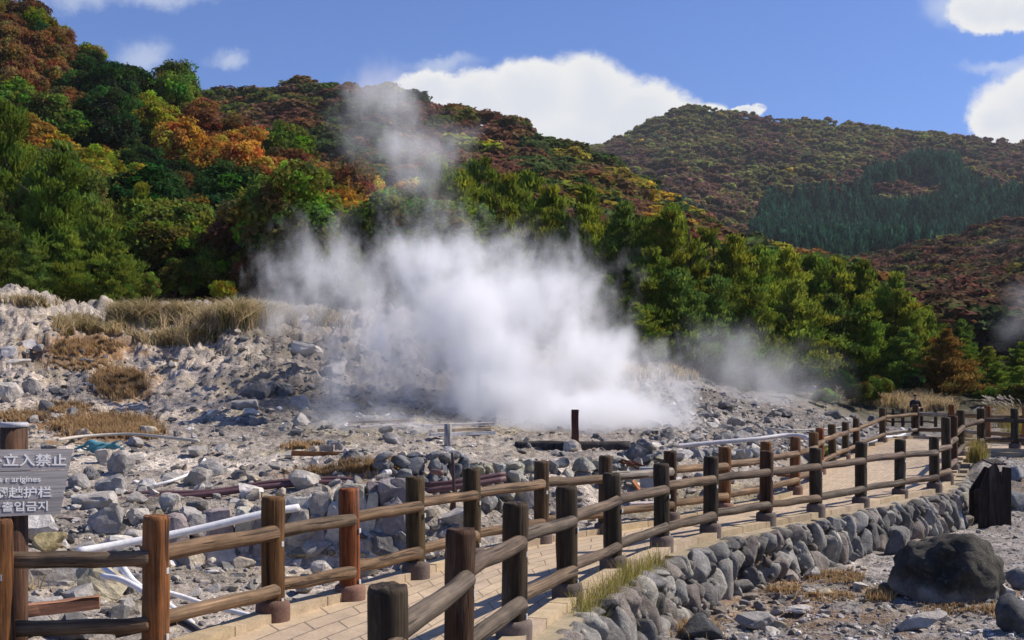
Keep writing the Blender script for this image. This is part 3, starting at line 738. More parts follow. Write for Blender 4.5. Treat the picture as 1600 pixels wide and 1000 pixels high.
def ordinal_labels(items, noun, describe, group):
    """Give every object a label of its own: look plus place; left-to-right order where those agree."""
    by = {}
    for it in items: by.setdefault(describe(it), []).append(it)
    words_ = ['leftmost', 'second from the left', 'third from the left', 'fourth from the left', 'fifth from the left', 'sixth from the left', 'seventh from the left', 'eighth from the left', 'ninth from the left', 'tenth from the left',
              'eleventh from the left', 'twelfth from the left', 'thirteenth from the left', 'fourteenth from the left', 'fifteenth from the left', 'sixteenth from the left', 'seventeenth from the left', 'eighteenth from the left', 'nineteenth from the left', 'twentieth from the left']
    for d, its in by.items():
        its.sort(key=lambda it: it[1])
        for k, it in enumerate(its):
            if len(its) == 1: lab = f'{d[0]} {d[1]}'
            elif k == len(its) - 1: lab = f'rightmost {d[0]} {d[1]}'
            else: lab = f'{words_[min(k, 19)]} {d[0]} {d[1]}'
            tag(it[0], lab, noun, group)
def rock_place(px, py):
    if py > 770 and px > 900 or px > 1500 and py > 690: return 'on the gravel beside the boulder wall' if px < 1360 else 'on the gravel near the big black boulder'
    if px < 260: return ('high on the left slope' if py < 600 else 'below the brown grass mat' if py < 690 else 'in the rubble above the brown pipes' if py < 765 else 'in front of the brown pipes' if py < 850 else 'behind the lower left rails')
    if px < 640: return ('on the upper steaming slope' if py < 590 else 'on the dark rocky slope' if py < 660 else 'in the rubble above the brown pipes' if py < 752 else 'above the crusted gully wall' if py < 820 else 'in the gully by the path')
    if px < 980: return 'at the foot of the steam' if py < 740 else 'in the gully below the steam'
    return ('beside the dense steam' if px < 1110 else 'on the grey flat by the far fence') if py < 720 else 'below the middle of the far fence'
def rock_desc(it):
    o, px, py, wpx, tone = it
    size = 'large' if wpx > 55 else 'medium' if wpx > 27 else 'small'
    return (f'{size} {tone} rock', rock_place(px, py))
tag(bo, 'huge rounded black boulder with white crusted foot on the near gravel', 'boulder')
ordinal_labels([r for r in ROCKS if r[0] is not bo], 'rock', rock_desc, 'loose rocks on the sulphur ground')
bo.name = 'boulder'

# rubble: countless small stones
def scatter_stones(n, sampler, smin, smax, lib, tones, name):
    pts = sampler(n); b = MB(); rs = np.random.default_rng(5)
    for p in pts:
        V, f = lib[rs.integers(len(lib))]; s = smin * (smax / smin) ** (rs.random() ** 2.4)
        Vl = (V * np.array([1, rs.uniform(.7, 1), rs.uniform(.45, .8)]) * s) @ rot_arr((rs.normal(0, .3), rs.normal(0, .3), rs.uniform(0, 6.28))).T
        b.add(Vl + p + np.array([0, 0, s * .05]), [f], np.array(tones[rs.integers(len(tones))]) * rs.uniform(.75, 1.25))
    return tag(b.build(name, STONE), kind='stuff')
def filt(p, minl=.18, minr=.5):
    nearp = p[:, 1] < 45
    dl = np.where(nearp, -signed(L_EDGE, p[:, 0], p[:, 1]), 9); dr = np.where(nearp, signed(R_EDGE, p[:, 0], p[:, 1]), -9)
    return p[(dl > minl) | (dr > minr)]
def samp_left(n):
    px = RNG.uniform(-60, 1300, n * 3); py = 1000 - 400 * RNG.random(n * 3) ** .8; p = filt(on_ground(px, py)); dn = fbm(P3(p[:, 0], p[:, 1], 9, .5), 3); p = p[(dn > -.25) & (p[:, 1] < 48)]; return p[:n]
def samp_slope(n):
    px = RNG.uniform(-60, 700, n * 2); py = RNG.uniform(500, 680, n * 2); p = on_ground(px, py); dn = fbm(P3(p[:, 0], p[:, 1], 9, .3), 3); return p[(dn > -.1) & (p[:, 1] > 24) & (p[:, 1] < 52)][:n]
def samp_right(n):
    px = RNG.uniform(900, 1660, n * 3); py = RNG.uniform(700, 1040, n * 3); p = on_ground(px, py); dr = signed(R_EDGE, p[:, 0], p[:, 1]); return p[dr > .7][:n]
TON = [WHT, PAL, GRY, GRY, DRK, DRK, (.3, .26, .21), (.36, .31, .22), (.24, .2, .17)]
scatter_stones(7000, samp_left, .012, .12, MIDV, TON, 'rubble')
def samp_flat(n):
    px = RNG.uniform(1000, 1460, n * 2); py = RNG.uniform(600, 720, n * 2); p = filt(on_ground(px, py, 15)); return p[(p[:, 1] > 20) & (p[:, 1] < 62)][:n]
scatter_stones(2100, samp_flat, .02, .2, MIDV, [GRY, DRK, GRY, (.2, .195, .19), PAL], 'rubble')
scatter_stones(1500, samp_slope, .03, .17, MIDV, [GRY, DRK, GRY, DRK, DRK, (.3, .26, .21)], 'rubble')
scatter_stones(5200, samp_right, .008, .05, SMALLV, [PAL, GRY, GRY, DRK, WHT, (.3, .25, .2)], 'gravel')

# ------------------------------------------------------------------ grass
def blades(pts, h, wd, cols, lean=.35, n_seg=2, seed=0, droop=.0, bias=(0, 0), plume=None):
    """One bent blade per point: strips of quads."""
    rs = np.random.default_rng(seed); n = len(pts); hh = h * rs.uniform(.55, 1.2, n); az = rs.uniform(0, 2 * PI, n); le_ = np.abs(rs.normal(0, lean, n))
    dx = np.cos(az) * le_ + bias[0]; dy2 = np.sin(az) * le_ + bias[1]; fa = rs.uniform(0, 2 * PI, n); wx, wy = np.cos(fa) * wd / 2, np.sin(fa) * wd / 2
    V = []
    for k in range(n_seg + 1):
        t = k / n_seg; z = hh * (t - droop * t * t); off = t * t * hh; taper = (1 - .85 * t)
        c = pts + np.stack([dx * off, dy2 * off, z], 1); wv = np.stack([wx * taper, wy * taper, np.zeros(n)], 1); V += [c - wv, c + wv]
    V = np.stack(V, 1); m = 2 * (n_seg + 1); base = np.arange(n)[:, None] * m
    Q = np.concatenate([base + np.array([2 * k, 2 * k + 1, 2 * k + 3, 2 * k + 2]) for k in range(n_seg)])
    col = np.array(cols)[rs.integers(len(cols), size=n)] * rs.uniform(.7, 1.3, (n, 1))
    return V.reshape(-1, 3), Q, np.repeat(col, m, 0), V[:, -1], V[:, -2], np.stack([dx, dy2], 1)
def patch(cx, cy_, rx, ry, n, ymin=5):
    a = RNG.uniform(0, 2 * PI, n); r = np.sqrt(RNG.random(n)) * (1 + .25 * RNG.standard_normal(n) * .6); return on_ground(cx + rx * r * np.cos(a), cy_ + ry * r * np.sin(a), ymin)
OCH = [(.47, .31, .15), (.4, .26, .125), (.52, .37, .2), (.35, .23, .11)]
STR = [(.56, .42, .24), (.48, .36, .2), (.36, .3, .14), (.6, .48, .32)]
GRN = [(.15, .16, .04), (.2, .19, .05), (.11, .13, .035), (.28, .23, .09)]
b = MB()
for (cx, cy_, rx, ry, n, h) in [(185, 605, 40, 22, 3800, .32), (165, 670, 78, 16, 5200, .26), (215, 680, 40, 8, 1800, .22), (112, 552, 30, 9, 1300, .35), (150, 545, 40, 10, 1500, .25), (35, 655, 40, 8, 1000, .2), (125, 575, 60, 8, 1100, .2), (560, 740, 35, 7, 800, .22), (600, 738, 24, 6, 500, .25), (500, 742, 50, 5, 700, .14), (470, 700, 30, 5, 400, .14), (100, 640, 40, 8, 900, .18), (45, 910, 26, 14, 260, .3), (1310, 905, 40, 10, 900, .09), (1375, 935, 22, 9, 500, .14), (1240, 900, 40, 10, 500, .09), (1290, 935, 50, 8, 500, .08), (1150, 905, 30, 12, 500, .12), (1500, 955, 60, 8, 600, .07), (1080, 990, 40, 10, 500, .16), (1480, 720, 30, 12, 800, .2), (1565, 960, 30, 10, 300, .12), (1225, 925, 30, 10, 400, .1), (1185, 890, 16, 6, 200, .13)]:
    p = filt(patch(cx, cy_, rx, ry, n), .1, .6)
    if len(p):
        V, Q, cl, *_ = blades(p, h * .7, .014 if p[0, 1] < 22 else .03, OCH, .5, 2, int(cx)); b.add(V, [Q], cl)
tag(b.build('dry_grass', LEAF), kind='stuff')
b = MB()   # tall straw and silver grass along the foot of the wood
for (cx, cy_, rx, ry, n, h) in [(140, 525, 60, 8, 2500, .8), (118, 512, 30, 8, 900, .9), (225, 505, 50, 10, 2600, 1.3), (290, 508, 50, 10, 2800, 1.3), (330, 512, 60, 10, 3000, 1.35), (400, 503, 60, 8, 2600, 1.3), (470, 505, 50, 6, 1700, 1.1), (270, 535, 70, 8, 1700, .8), (540, 508, 50, 6, 1200, .9), (700, 565, 40, 10, 1200, .9), (30, 478, 60, 4, 900, .7), (950, 590, 90, 6, 1900, 1.1), (860, 590, 80, 6, 1400, 1.1), (1060, 590, 60, 6, 1000, 1.0), (1395, 628, 60, 8, 2600, 1.4), (1450, 640, 40, 8, 1500, 1.2), (1345, 614, 40, 6, 1400, 1.2), (1390, 612, 30, 6, 900, 1.4)]:
    p = patch(cx, cy_, rx, ry, n * 2, 22); dn = fbm(P3(p[:, 0], p[:, 1], 4, .55), 3); p = p[dn > RNG.uniform(-.05, .4, len(p))]; h *= .68
    V, Q, cl, *_ = blades(p, h, .045, STR + (GRN[:1] if cx < 1100 else []), .6, 3, int(cx), .3); b.add(V, [Q], cl)
tag(b.build('silver_grass', LEAF), kind='stuff')
b = MB()
ed = offset(R_EDGE, .24)
for (y0, y1, n, h) in [(9.3, 12.1, 1900, .27), (11.4, 12.2, 160, .1), (16, 16.6, 120, .08)]:
    k = np.where((ed[:, 1] > y0) & (ed[:, 1] < y1))[0]; idx = RNG.choice(k, n); p = ed[idx] + RNG.normal(0, .07, (n, 2)); p[:, 0] += .03
    p3 = np.concatenate([p, gz(p[:, 0], p[:, 1])[:, None] - .02], 1); V, Q, cl, *_ = blades(p3, h, .009, [(.3, .28, .06), (.36, .3, .1), (.22, .24, .05), (.4, .32, .14)], .35, 2, 3); b.add(V, [Q], cl)
tag(b.build('grass', LEAF), kind='stuff')

def grass_clump(name, px, py, n, h, spread, cols, label, plumes=0, bias=(0, 0), lean=.3, ymin=5, cat='plant', wd=.016):
    g = G1(px, py, ymin); root = empty(name, tuple(g)); tag(root, label, cat)
    p = np.stack([RNG.normal(0, spread, n), RNG.normal(0, spread, n), np.full(n, -.03)], 1)
    V, Q, cl, *_ = blades(p, h, wd, cols, lean, 3, int(px), .15, bias); m = MB(); m.add(V, [Q], cl); m.build('foliage', LEAF, root)
    if plumes:
        for k in range(plumes):
            m = MB(); q = np.array([RNG.normal(0, spread), RNG.normal(0, spread), 0]); hh = h * RNG.uniform(.95, 1.35); ln = np.array([bias[0] * 1.3 + RNG.normal(0, .15), bias[1] + RNG.normal(0, .15)])
            ts = np.linspace(0, 1, 6); st = np.stack([q[0] + ln[0] * hh * ts ** 2, q[1] + ln[1] * hh * ts ** 2, hh * ts * (1 - .08 * ts)], 1)
            v, f = tube_vf(st, .006, 4); m.add(v, f, (.36, .3, .16))
            tip = st[-1]; d = st[-1] - st[-2]; d /= np.linalg.norm(d); nn = 90; tt = RNG.random(nn)
            pp = tip + d * (tt[:, None] * .3 - .06) + np.stack([ln[0] * tt ** 2 * .12, ln[1] * tt * .05, -tt ** 2 * .08], 1)
            V, Q, cl, *_ = blades(pp, .06, .012, [(.62, .55, .45), (.7, .64, .55)], .8, 2, k, 0, (ln[0], 0)); m.add(V, [Q], cl); m.build('plume', LEAF, root)
    return root
grass_clump('pampas_grass', 1582, 668, 900, 1.15, .4, STR, 'pale feathery pampas grass leaning left over the far right fence', 34, (-.32, 0), .3, 20)
grass_clump('pampas_grass', 1512, 690, 120, .75, .1, STR, 'slender drooping pampas grass in front of the far right fence', 7, (.35, -.1), .4, 20)
grass_clump('grass_tuft', 1526, 722, 320, .55, .09, [(.33, .27, .07), (.25, .25, .06), (.4, .3, .12)], 'upright yellow green grass tuft beside the far end of the near fence', ymin=18)
grass_clump('grass_tuft', 1596, 700, 700, .85, .22, [(.3, .23, .03), (.22, .2, .03), (.36, .26, .06)], 'bushy golden green grass clump at the right edge of the photo', ymin=18, lean=.5)
grass_clump('grass_tuft', 1292, 722, 90, .5, .05, [(.3, .28, .05), (.2, .22, .04)], 'thin yellow green weed growing between two far fence posts', ymin=18)

# ------------------------------------------------------------------ hills
class Layer:
    def __init__(s, base, ridge, amp, seed, n_t=60, step=6):
        s.b, s.r, s.amp, s.seed = base, ridge, amp, seed; s.n_t, s.step = n_t, step
    def at(s, px, t):
        """px, t arrays (t = 0 foot, 1 crest) -> x, Y, z."""
        bx, bpy_, bY = (np.array(c, float) for c in zip(*s.b)); rx, rpy, rY = (np.array(c, float) for c in zip(*s.r))
        Y = np.interp(px, bx, bY) * (1 - t) + np.interp(px, rx, rY) * t
        py = np.interp(px, bx, bpy_) * (1 - t ** .85) + np.interp(px, rx, rpy) * t ** .85
        x = (px - CX) / F * Y; z = ZC + (HY - py) / F * Y
        return x, Y, z + s.amp * fbm(P3(x, Y, s.seed, 3.0 / (40 + np.mean(rY) * .18)), 3) * np.sin(np.pi * np.clip(t, 0, 1)) ** .5
    def build(s, name, mat):
        x0, x1 = s.b[0][0], s.b[-1][0]; pxs = np.arange(x0, x1 + 1, s.step); ts = np.linspace(0, 1, s.n_t)
        PX, TT = np.meshgrid(pxs, ts); x, Y, z = s.at(PX, TT); V = np.stack([x, Y, z], -1)
        last = V[-1]; back = [last + (last * np.array([.12 * k, .12 * k, 0])) - np.array([0, 0, 1]) * (last[:, 2:] * np.array([0, 0, .18 * k]) + 2 * k) * np.array([0, 0, 1]) for k in (1, 3)]
        V = np.concatenate([V] + [q[None] for q in back]); n_r, n_c = V.shape[:2]
        i = np.arange((n_r - 1) * n_c).reshape(n_r - 1, n_c)[:, :-1].ravel()
        return tag(link(name, mk_mesh(name, V.reshape(-1, 3), [np.stack([i, i + 1, i + n_c + 1, i + n_c], 1)], mat, True)), kind='structure')
LA = Layer([(-500, 480, 62), (0, 488, 60), (200, 492, 62), (450, 498, 62), (650, 505, 64), (720, 500, 66)],
           [(-500, -90, 175), (-100, 0, 170), (0, 45, 165), (60, 70, 162), (100, 88, 160), (200, 155, 155), (250, 180, 150), (300, 212, 145), (430, 290, 130), (540, 350, 115), (640, 420, 100), (720, 470, 86)], 1.6, 3)
LB = Layer([(100, 470, 160), (600, 485, 90), (900, 480, 88), (1000, 520, 84), (1300, 560, 90), (1450, 580, 100)],
           [(100, 180, 400), (300, 163, 390), (350, 160, 385), (420, 158, 380), (480, 150, 378), (540, 149, 375), (600, 157, 370), (680, 184, 360), (740, 192, 350), (800, 212, 340), (860, 242, 325), (930, 268, 310), (1000, 318, 290), (1080, 375, 270), (1150, 410, 250), (1200, 432, 235), (1260, 455, 220), (1340, 485, 200), (1450, 540, 180)], 5, 5)
LCc = Layer([(780, 400, 480), (1100, 440, 470), (1350, 470, 480), (1700, 470, 500), (2300, 470, 520)],
            [(780, 290, 1150), (880, 246, 1180), (940, 236, 1200), (1000, 206, 1220), (1050, 181, 1230), (1075, 175, 1230), (1120, 178, 1240), (1180, 187, 1250), (1300, 197, 1250), (1400, 214, 1260), (1500, 219, 1270), (1600, 229, 1280), (1800, 250, 1290), (2300, 300, 1300)], 30, 9, 90, 8)
LD = Layer([(1180, 560, 130), (1400, 570, 125), (1700, 580, 120), (2200, 580, 120)],
           [(1180, 520, 300), (1290, 438, 390), (1350, 424, 400), (1420, 408, 405), (1500, 386, 410), (1560, 370, 410), (1600, 362, 410), (1800, 330, 410), (2200, 330, 410)], 4, 13)
LA.build('hill', HILL); LB.build('hill', HILL); LCc.build('mountain', HILL); LD.build('hill', HILL)

# ------------------------------------------------------------------ tree parts
def leaf_quads(cent, nrm, size, rs, aspect=1.5):
    """Quads at cent facing nrm with random spin."""
    n = len(cent); a = rs.standard_normal((n, 3)); a -= (a * nrm).sum(1)[:, None] * nrm; a /= np.linalg.norm(a, axis=1)[:, None] + 1e-9; b_ = np.cross(nrm, a)
    s = np.asarray(size)[:, None] if np.ndim(size) else size
    a = a * s * aspect * .5; b_ = b_ * s * .5
    bend = nrm * s * .12
    V = np.stack([cent - a, cent - b_ + bend, cent + a, cent + b_ + bend], 1)
    return V.reshape(-1, 3), np.arange(n * 4).reshape(n, 4)

def unit(v): return v / (np.linalg.norm(v, axis=1)[:, None] + 1e-9)

def broadleaf(seed, n_cl, n_lf, size, flat=.75):
    """Crown in a unit frame: base of tree at 0, top near 1; crown radius about .42."""
    rs = np.random.default_rng(seed); dirs = unit(rs.standard_normal((n_cl * 3, 3)) + np.array([0, 0, .25])); dirs = dirs[dirs[:, 2] > -.55][:n_cl]
    rad = rs.uniform(.45, 1.0, len(dirs)) ** .6; lobes = 1 + .3 * fbm(dirs * 1.4 + seed * 3.1, 2)
    cc_ = dirs * (rad * lobes)[:, None] * np.array([.36, .36, .34 * flat]) + np.array([0, 0, .66])
    cr = rs.uniform(.075, .14, len(dirs))
    N = len(dirs) * n_lf; which = np.repeat(np.arange(len(dirs)), n_lf); d2 = unit(rs.standard_normal((N, 3)) + np.array([0, 0, .35])); rr = rs.uniform(.55, 1.05, N)
    pos = cc_[which] + d2 * (rr * cr[which])[:, None] * np.array([1.15, 1.15, .8])
    nrm = unit(d2 * .7 + rs.standard_normal((N, 3)) * .55 + np.array([.1, 0, .45]))
    V, Q = leaf_quads(pos, nrm, size * rs.uniform(.6, 1.3, N), rs)
    tint = np.clip(rs.normal(1, .2, len(dirs)), .5, 1.6)[which] * rs.uniform(.75, 1.25, N)
    hue = rs.normal(0, .14, len(dirs))[which] + .3 * fbm(pos * 4 + seed, 3)
    gv = np.exp(rs.normal(.06, .26, len(dirs))[which] + .5 * fbm(pos * 3.1 + seed * 2.2, 3))
    col = np.stack([tint * np.clip(1 + hue, .3, 1.7), tint * gv, tint * np.clip(1 - hue, .3, 1.7)], 1)
    return V, Q, np.repeat(col, 4, 0)

def pine(seed, n_lev, n_lf, size):
    """Layered upswept pads, unit height."""
    rs = np.random.default_rng(seed); pads = []
    for i in range(n_lev):
        t = i / (n_lev - 1); z = .14 + .84 * t + rs.normal(0, .012); R_ = .35 * (1 - t) ** rs.uniform(.6, .85) * rs.uniform(.6, 1.2) + .03; nb = max(2, int(round(6 * (1 - t) + 2)))
        a0 = rs.uniform(0, 6.28)
        for k in range(nb):
            az = a0 + k * 2 * PI / nb + rs.normal(0, .25); Rk = R_ * rs.uniform(.45, 1.25)
            for f in ((.45, .78, 1.0) if t < .75 else (.7, 1.0)):
                pads.append((math.cos(az) * Rk * f + rs.normal(0, .015), math.sin(az) * Rk * f + rs.normal(0, .015), z + .06 * f * f + rs.normal(0, .012), (.045 + .035 * (1 - t)) * rs.uniform(.75, 1.3)))
    pads.append((0, 0, .985, .035)); pads = np.array(pads); which = np.repeat(np.arange(len(pads)), n_lf); N = len(which)
    d = unit(rs.standard_normal((N, 3))); rr = rs.random(N) ** .5
    pos = pads[which, :3] + d * rr[:, None] * pads[which, 3:4] * np.array([1.35, 1.35, .62])
    outw = unit(np.concatenate([pads[which, :2], np.full((N, 1), .12)], 1))
    # needles: narrow leaves standing up and out
    ax = unit(outw * .5 + rs.standard_normal((N, 3)) * .5 + np.array([0, 0, .75])); sd = unit(np.cross(ax, rs.standard_normal((N, 3)))); L = size * rs.uniform(.7, 1.3, N)[:, None]
    V = np.stack([pos - sd * L * .16, pos + sd * L * .16, pos + ax * L + sd * L * .1, pos + ax * L - sd * L * .1], 1).reshape(-1, 3)
    tint = np.clip(rs.normal(1, .18, len(pads)), .55, 1.5)[which] * rs.uniform(.8, 1.2, N); warm = rs.normal(0.0, .12, len(pads))[which]
    col = np.stack([tint * (1 + warm), tint, tint * (1 - .5 * warm)], 1)
    return V, np.arange(N * 4).reshape(N, 4), np.repeat(col, 4, 0)

def trunk_vf(seed, top=.62, r=.022, limbs=6, spread=.26, lz=(.3, .6)):
    rs = np.random.default_rng(seed + 500); b_ = MB()
    ts = np.linspace(-.04, top, 7); p = np.stack([np.cumsum(rs.normal(0, .006, 7)), np.cumsum(rs.normal(0, .006, 7)), ts], 1)
    v, f = tube_vf(p, r * (1 - .75 * np.linspace(0, 1, 7)), 8); b_.add(v, f)
    for k in range(limbs):
        z = rs.uniform(*lz); az = rs.uniform(0, 6.28); q = np.array([0, 0, z]); e = q + np.array([math.cos(az) * spread, math.sin(az) * spread, rs.uniform(.05, .2)]) * rs.uniform(.6, 1)
        mid_ = (q + e) / 2 + np.array([0, 0, -.02]); v, f = tube_vf([q, mid_, e], [r * .42, r * .28, r * .1], 5); b_.add(v, f)
    return b_

CROWN_B = [mk_mesh('crown', *(lambda a: (a[0], [a[1]]))(r_), LEAF, False, r_[2]) for r_ in (broadleaf(s, 66, 105, .032, .85 + .2 * (s % 3)) for s in range(6))]
CROWN_P = [mk_mesh('crown', r_[0], [r_[1]], LEAF, False, r_[2]) for r_ in (pine(20 + s, 13, 84, .036) for s in range(5))]
TRUNK_B = [trunk_vf(s).mesh('trunk', BARK) for s in range(4)]
TRUNK_P = [trunk_vf(s, .96, .018, 12, .24, (.15, .8)).mesh('trunk', BARK) for s in range(3)]
RB, OR, RD, YG_, YE_, GR, DG, MG, BR, OL = (.115, .042, .024), (.24, .098, .02), (.125, .026, .016), (.135, .125, .014), (.32, .2, .016), (.048, .076, .014), (.018, .036, .011), (.066, .092, .016), (.088, .055, .022), (.075, .072, .018)
_mixo = lambda c: tuple(a * .72 + b_ * .28 for a, b_ in zip(c, (.115, .1, .02)))
RB, OR, RD, YG_, YE_, GR, DG, MG, BR, OL = _mixo(RB), _mixo(OR), _mixo(RD), YG_, YE_, _mixo(GR), DG, _mixo(MG), BR, OL
CNAME = {RB: 'red brown', OR: 'orange', RD: 'crimson', YG_: 'yellow green', YE_: 'golden yellow', GR: 'green', DG: 'dark green', MG: 'mid green', BR: 'brown', OL: 'olive'}
PN1, PN2, PN3 = (.068, .092, .012), (.045, .07, .013), (.09, .105, .012)
CNAME.update({PN1: 'green', PN2: 'deep green', PN3: 'yellowish green'})
TREES = []
def plant(kind, x, y, z, h, wid, col, px, py):
    name = 'pine_tree' if kind == 'pine' else 'tree'
    root = empty(name, (x, y, z), random.uniform(0, 6.28))
    k = random.uniform(.72, 1.22); k *= 2.5 if kind == 'pine' else 2.0; c = tuple(a * k * random.uniform(.94, 1.06) for a in col)
    tr = link('trunk', random.choice(TRUNK_P if kind == 'pine' else TRUNK_B), root, None, (.075, .055, .04)); tr.scale = (h, h, h)
    cr = link('crown', random.choice(CROWN_P if kind == 'pine' else CROWN_B), root, None, c); cr.scale = (wid, wid, h)
    cr.rotation_euler = (random.gauss(0, .05), random.gauss(0, .05), random.uniform(0, 6.28))
    TREES.append((root, px, py, kind, CNAME[col], h * F / y))
    return root
def plant_px(kind, px, top, Y, col, wide=1.0, zb=None):
    x = (px - CX) / F * Y; z = float(gz(x, min(Y, 90))) - .2 if zb is None else zb; h = ZC + (HY - top) / F * Y - z
    return plant(kind, x, Y, z, h, h * wide, col, px, top + h * F / Y * .35)

# pines and broadleaves at the foot of the hills
for (px, top, Y, col, wd) in [(-60, 190, 66, PN2, .9), (22, 178, 68, PN1, .85), (70, 255, 62, PN1, .95), (0, 330, 57, PN2, 1.0), (120, 245, 66, PN2, .95), (160, 330, 60, PN1, 1.1), (105, 370, 57, PN1, 1.1), (48, 385, 55.5, PN2, 1.1), (-30, 380, 56, PN1, 1.1), (180, 400, 57, PN1, 1.2),
                              (205, 300, 68, PN3, .9), (690, 262, 92, PN1, .9), (720, 282, 88, PN3, .9), (752, 270, 92, PN1, .9), (785, 290, 86, PN3, .95), (825, 285, 92, PN1, .95), (862, 310, 84, PN3, .9), (905, 312, 82, PN1, .85), (940, 340, 76, PN3, .9), (650, 300, 90, PN1, .9), (668, 330, 84, PN3, 1.0), (735, 340, 80, PN1, 1.0), (800, 350, 80, PN3, 1.0), (870, 370, 76, PN1, 1.0),
                              (985, 332, 74, PN2, .95), (1035, 335, 73, PN1, .95), (1075, 350, 72, PN3, .95), (1012, 400, 66, PN1, 1.1), (1110, 372, 74, PN1, .95), (1060, 430, 66, PN2, 1.15), (1150, 388, 74, PN3, .95), (1190, 398, 76, PN1, 1.0), (1120, 440, 67, PN2, 1.1), (1175, 455, 68, PN1, 1.1), (1232, 402, 78, PN3, 1.0), (1270, 410, 80, PN1, 1.0), (1240, 450, 72, PN1, 1.15), (1310, 418, 80, PN3, 1.0), (1345, 424, 80, PN1, 1.05), (1300, 470, 75, PN2, 1.15), (1385, 440, 78, PN1, 1.05), (1360, 480, 75, PN1, 1.15), (1420, 465, 76, PN3, 1.05), (1445, 490, 78, PN1, 1.1), (1405, 520, 74, PN2, 1.2),
                              (955, 440, 66, PN2, 1.1), (1005, 480, 62, PN1, 1.3), (1505, 535, 80, PN1, 1.3), (1545, 548, 78, PN3, 1.4), (1590, 540, 77, PN1, 1.4), (1625, 545, 76, PN2, 1.4), (1560, 570, 74, PN1, 1.5), (1600, 575, 72, PN1, 1.5), (1520, 570, 75, PN2, 1.4), (1500, 505, 86, PN2, 1.0)]:
    plant_px('pine', px, top, Y, col, wd)
CNAME[(.085, .05, .014)] = 'rusty brown'
plant_px('pine', 1474, 522, 73, (.085, .05, .014), 1.3)
for (px, top, Y, col, wd) in [(255, 345, 66, MG, 1.2), (300, 340, 66, GR, 1.2), (330, 385, 62, MG, 1.3), (275, 400, 60, GR, 1.3), (350, 425, 59, YG_, 1.35), (235, 420, 58, MG, 1.3), (200, 440, 57, GR, 1.3), (390, 390, 62, BR, 1.2), (410, 372, 65, RD, .9), (455, 360, 66, GR, 1.2), (500, 375, 66, GR, 1.2), (470, 420, 60, DG, 1.3), (540, 385, 66, MG, 1.2), (590, 380, 68, GR, 1.2), (430, 440, 58, DG, 1.3), (310, 455, 56.5, OL, 1.6), (270, 470, 56, MG, 1.6), (510, 440, 58, DG, 1.2), (640, 395, 70, MG, 1.2), (560, 430, 60, GR, 1.2), (620, 450, 60, GR, 1.2), (680, 430, 64, MG, 1.2), (740, 450, 64, GR, 1.2), (830, 470, 64, MG, 1.2), (890, 480, 62, GR, 1.2), (150, 455, 55.5, MG, 1.5), (1345, 585, 68, OL, 1.6), (1375, 575, 70, MG, 1.4), (1180, 560, 66, DG, 1.5), (1260, 560, 68, DG, 1.5), (1310, 570, 68, DG, 1.4), (1430, 570, 72, DG, 1.4), (1100, 585, 60, OL, 2.0), (1160, 590, 61, MG, 2.2), (1225, 592, 62, DG, 2.2), (1290, 597, 64, MG, 2.2), (1130, 560, 63, DG, 1.8), (1360, 600, 70, MG, 2.2), (1410, 605, 73, OL, 2.2), (1560, 590, 70, MG, 2.0), (1598, 585, 69, MG, 2.2), (1630, 580, 70, MG, 2.0), (1530, 600, 72, GR, 2.0), (480, 490, 53, RD, 1.4)]:
    plant_px('tree', px, top + 12, Y, col, wd * .66)

SEEDS = [(20, 60, RB), (60, 100, RB), (100, 90, RB), (60, 130, RB), (20, 20, BR), (75, 35, YG_), (95, 50, DG), (135, 70, YG_), (120, 45, BR), (165, 90, DG), (215, 110, DG), (252, 112, YE_), (190, 85, GR), (120, 160, DG), (170, 170, DG), (230, 150, DG), (260, 160, GR),
         (300, 160, YG_), (330, 165, YG_), (350, 190, GR), (405, 195, YG_), (420, 215, GR), (40, 180, GR), (80, 220, OR), (130, 210, BR), (100, 260, OR), (160, 250, YG_), (180, 215, DG), (215, 215, DG), (220, 250, DG), (250, 210, YG_), (300, 190, RB), (340, 210, RB), (290, 240, OR), (330, 260, OR),
         (370, 240, OR), (380, 280, OR), (310, 290, BR), (420, 250, RD), (440, 260, RB), (430, 310, RD), (390, 310, RB), (470, 260, GR), (490, 270, DG), (500, 310, MG), (60, 300, GR), (20, 280, YG_), (120, 300, GR), (170, 310, YG_), (230, 300, YG_), (260, 330, DG), (270, 300, DG), (350, 330, DG), (410, 370, RD),
         (380, 390, BR), (440, 350, GR), (480, 360, MG), (460, 420, DG), (500, 320, YE_), (530, 340, OR), (560, 330, YE_), (600, 320, YE_), (595, 350, OR), (640, 360, MG), (560, 370, GR), (520, 400, GR), (330, 420, MG), (350, 450, YG_), (290, 400, MG), (240, 370, MG), (300, 350, GR), (150, 400, GR), (80, 400, GR), (30, 420, GR), (640, 330, YE_), (480, 300, RB), (540, 290, RB)]
rs = np.random.default_rng(77); got = []
for _ in range(6000):
    px, t = rs.uniform(-90, 700), rs.random() ** .8
    x, Y, z = (float(a[0]) for a in LA.at(np.array([px]), np.array([t])))
    r = rs.uniform(1.35, 2.75) * (1 + .12 * (Y > 110))
    if any((x - a) ** 2 + (Y - c) ** 2 < ((r + d) * .72) ** 2 for a, c, d in got): continue
    py = HY - (z + r * 1.5 - ZC) / Y * F
    if py > 470 or len(got) > 228: continue
    got.append((x, Y, r)); dd = [((px - a) ** 2 + (py - c) ** 2 * 1.4 + rs.uniform(0, 500), col) for a, c, col in SEEDS]; col = min(dd)[1]
    h = r * rs.uniform(2.1, 3.0); plant('tree', x, Y, z - .3, h, r * 2.5, col, px, py)
print('individual trees', len(TREES))
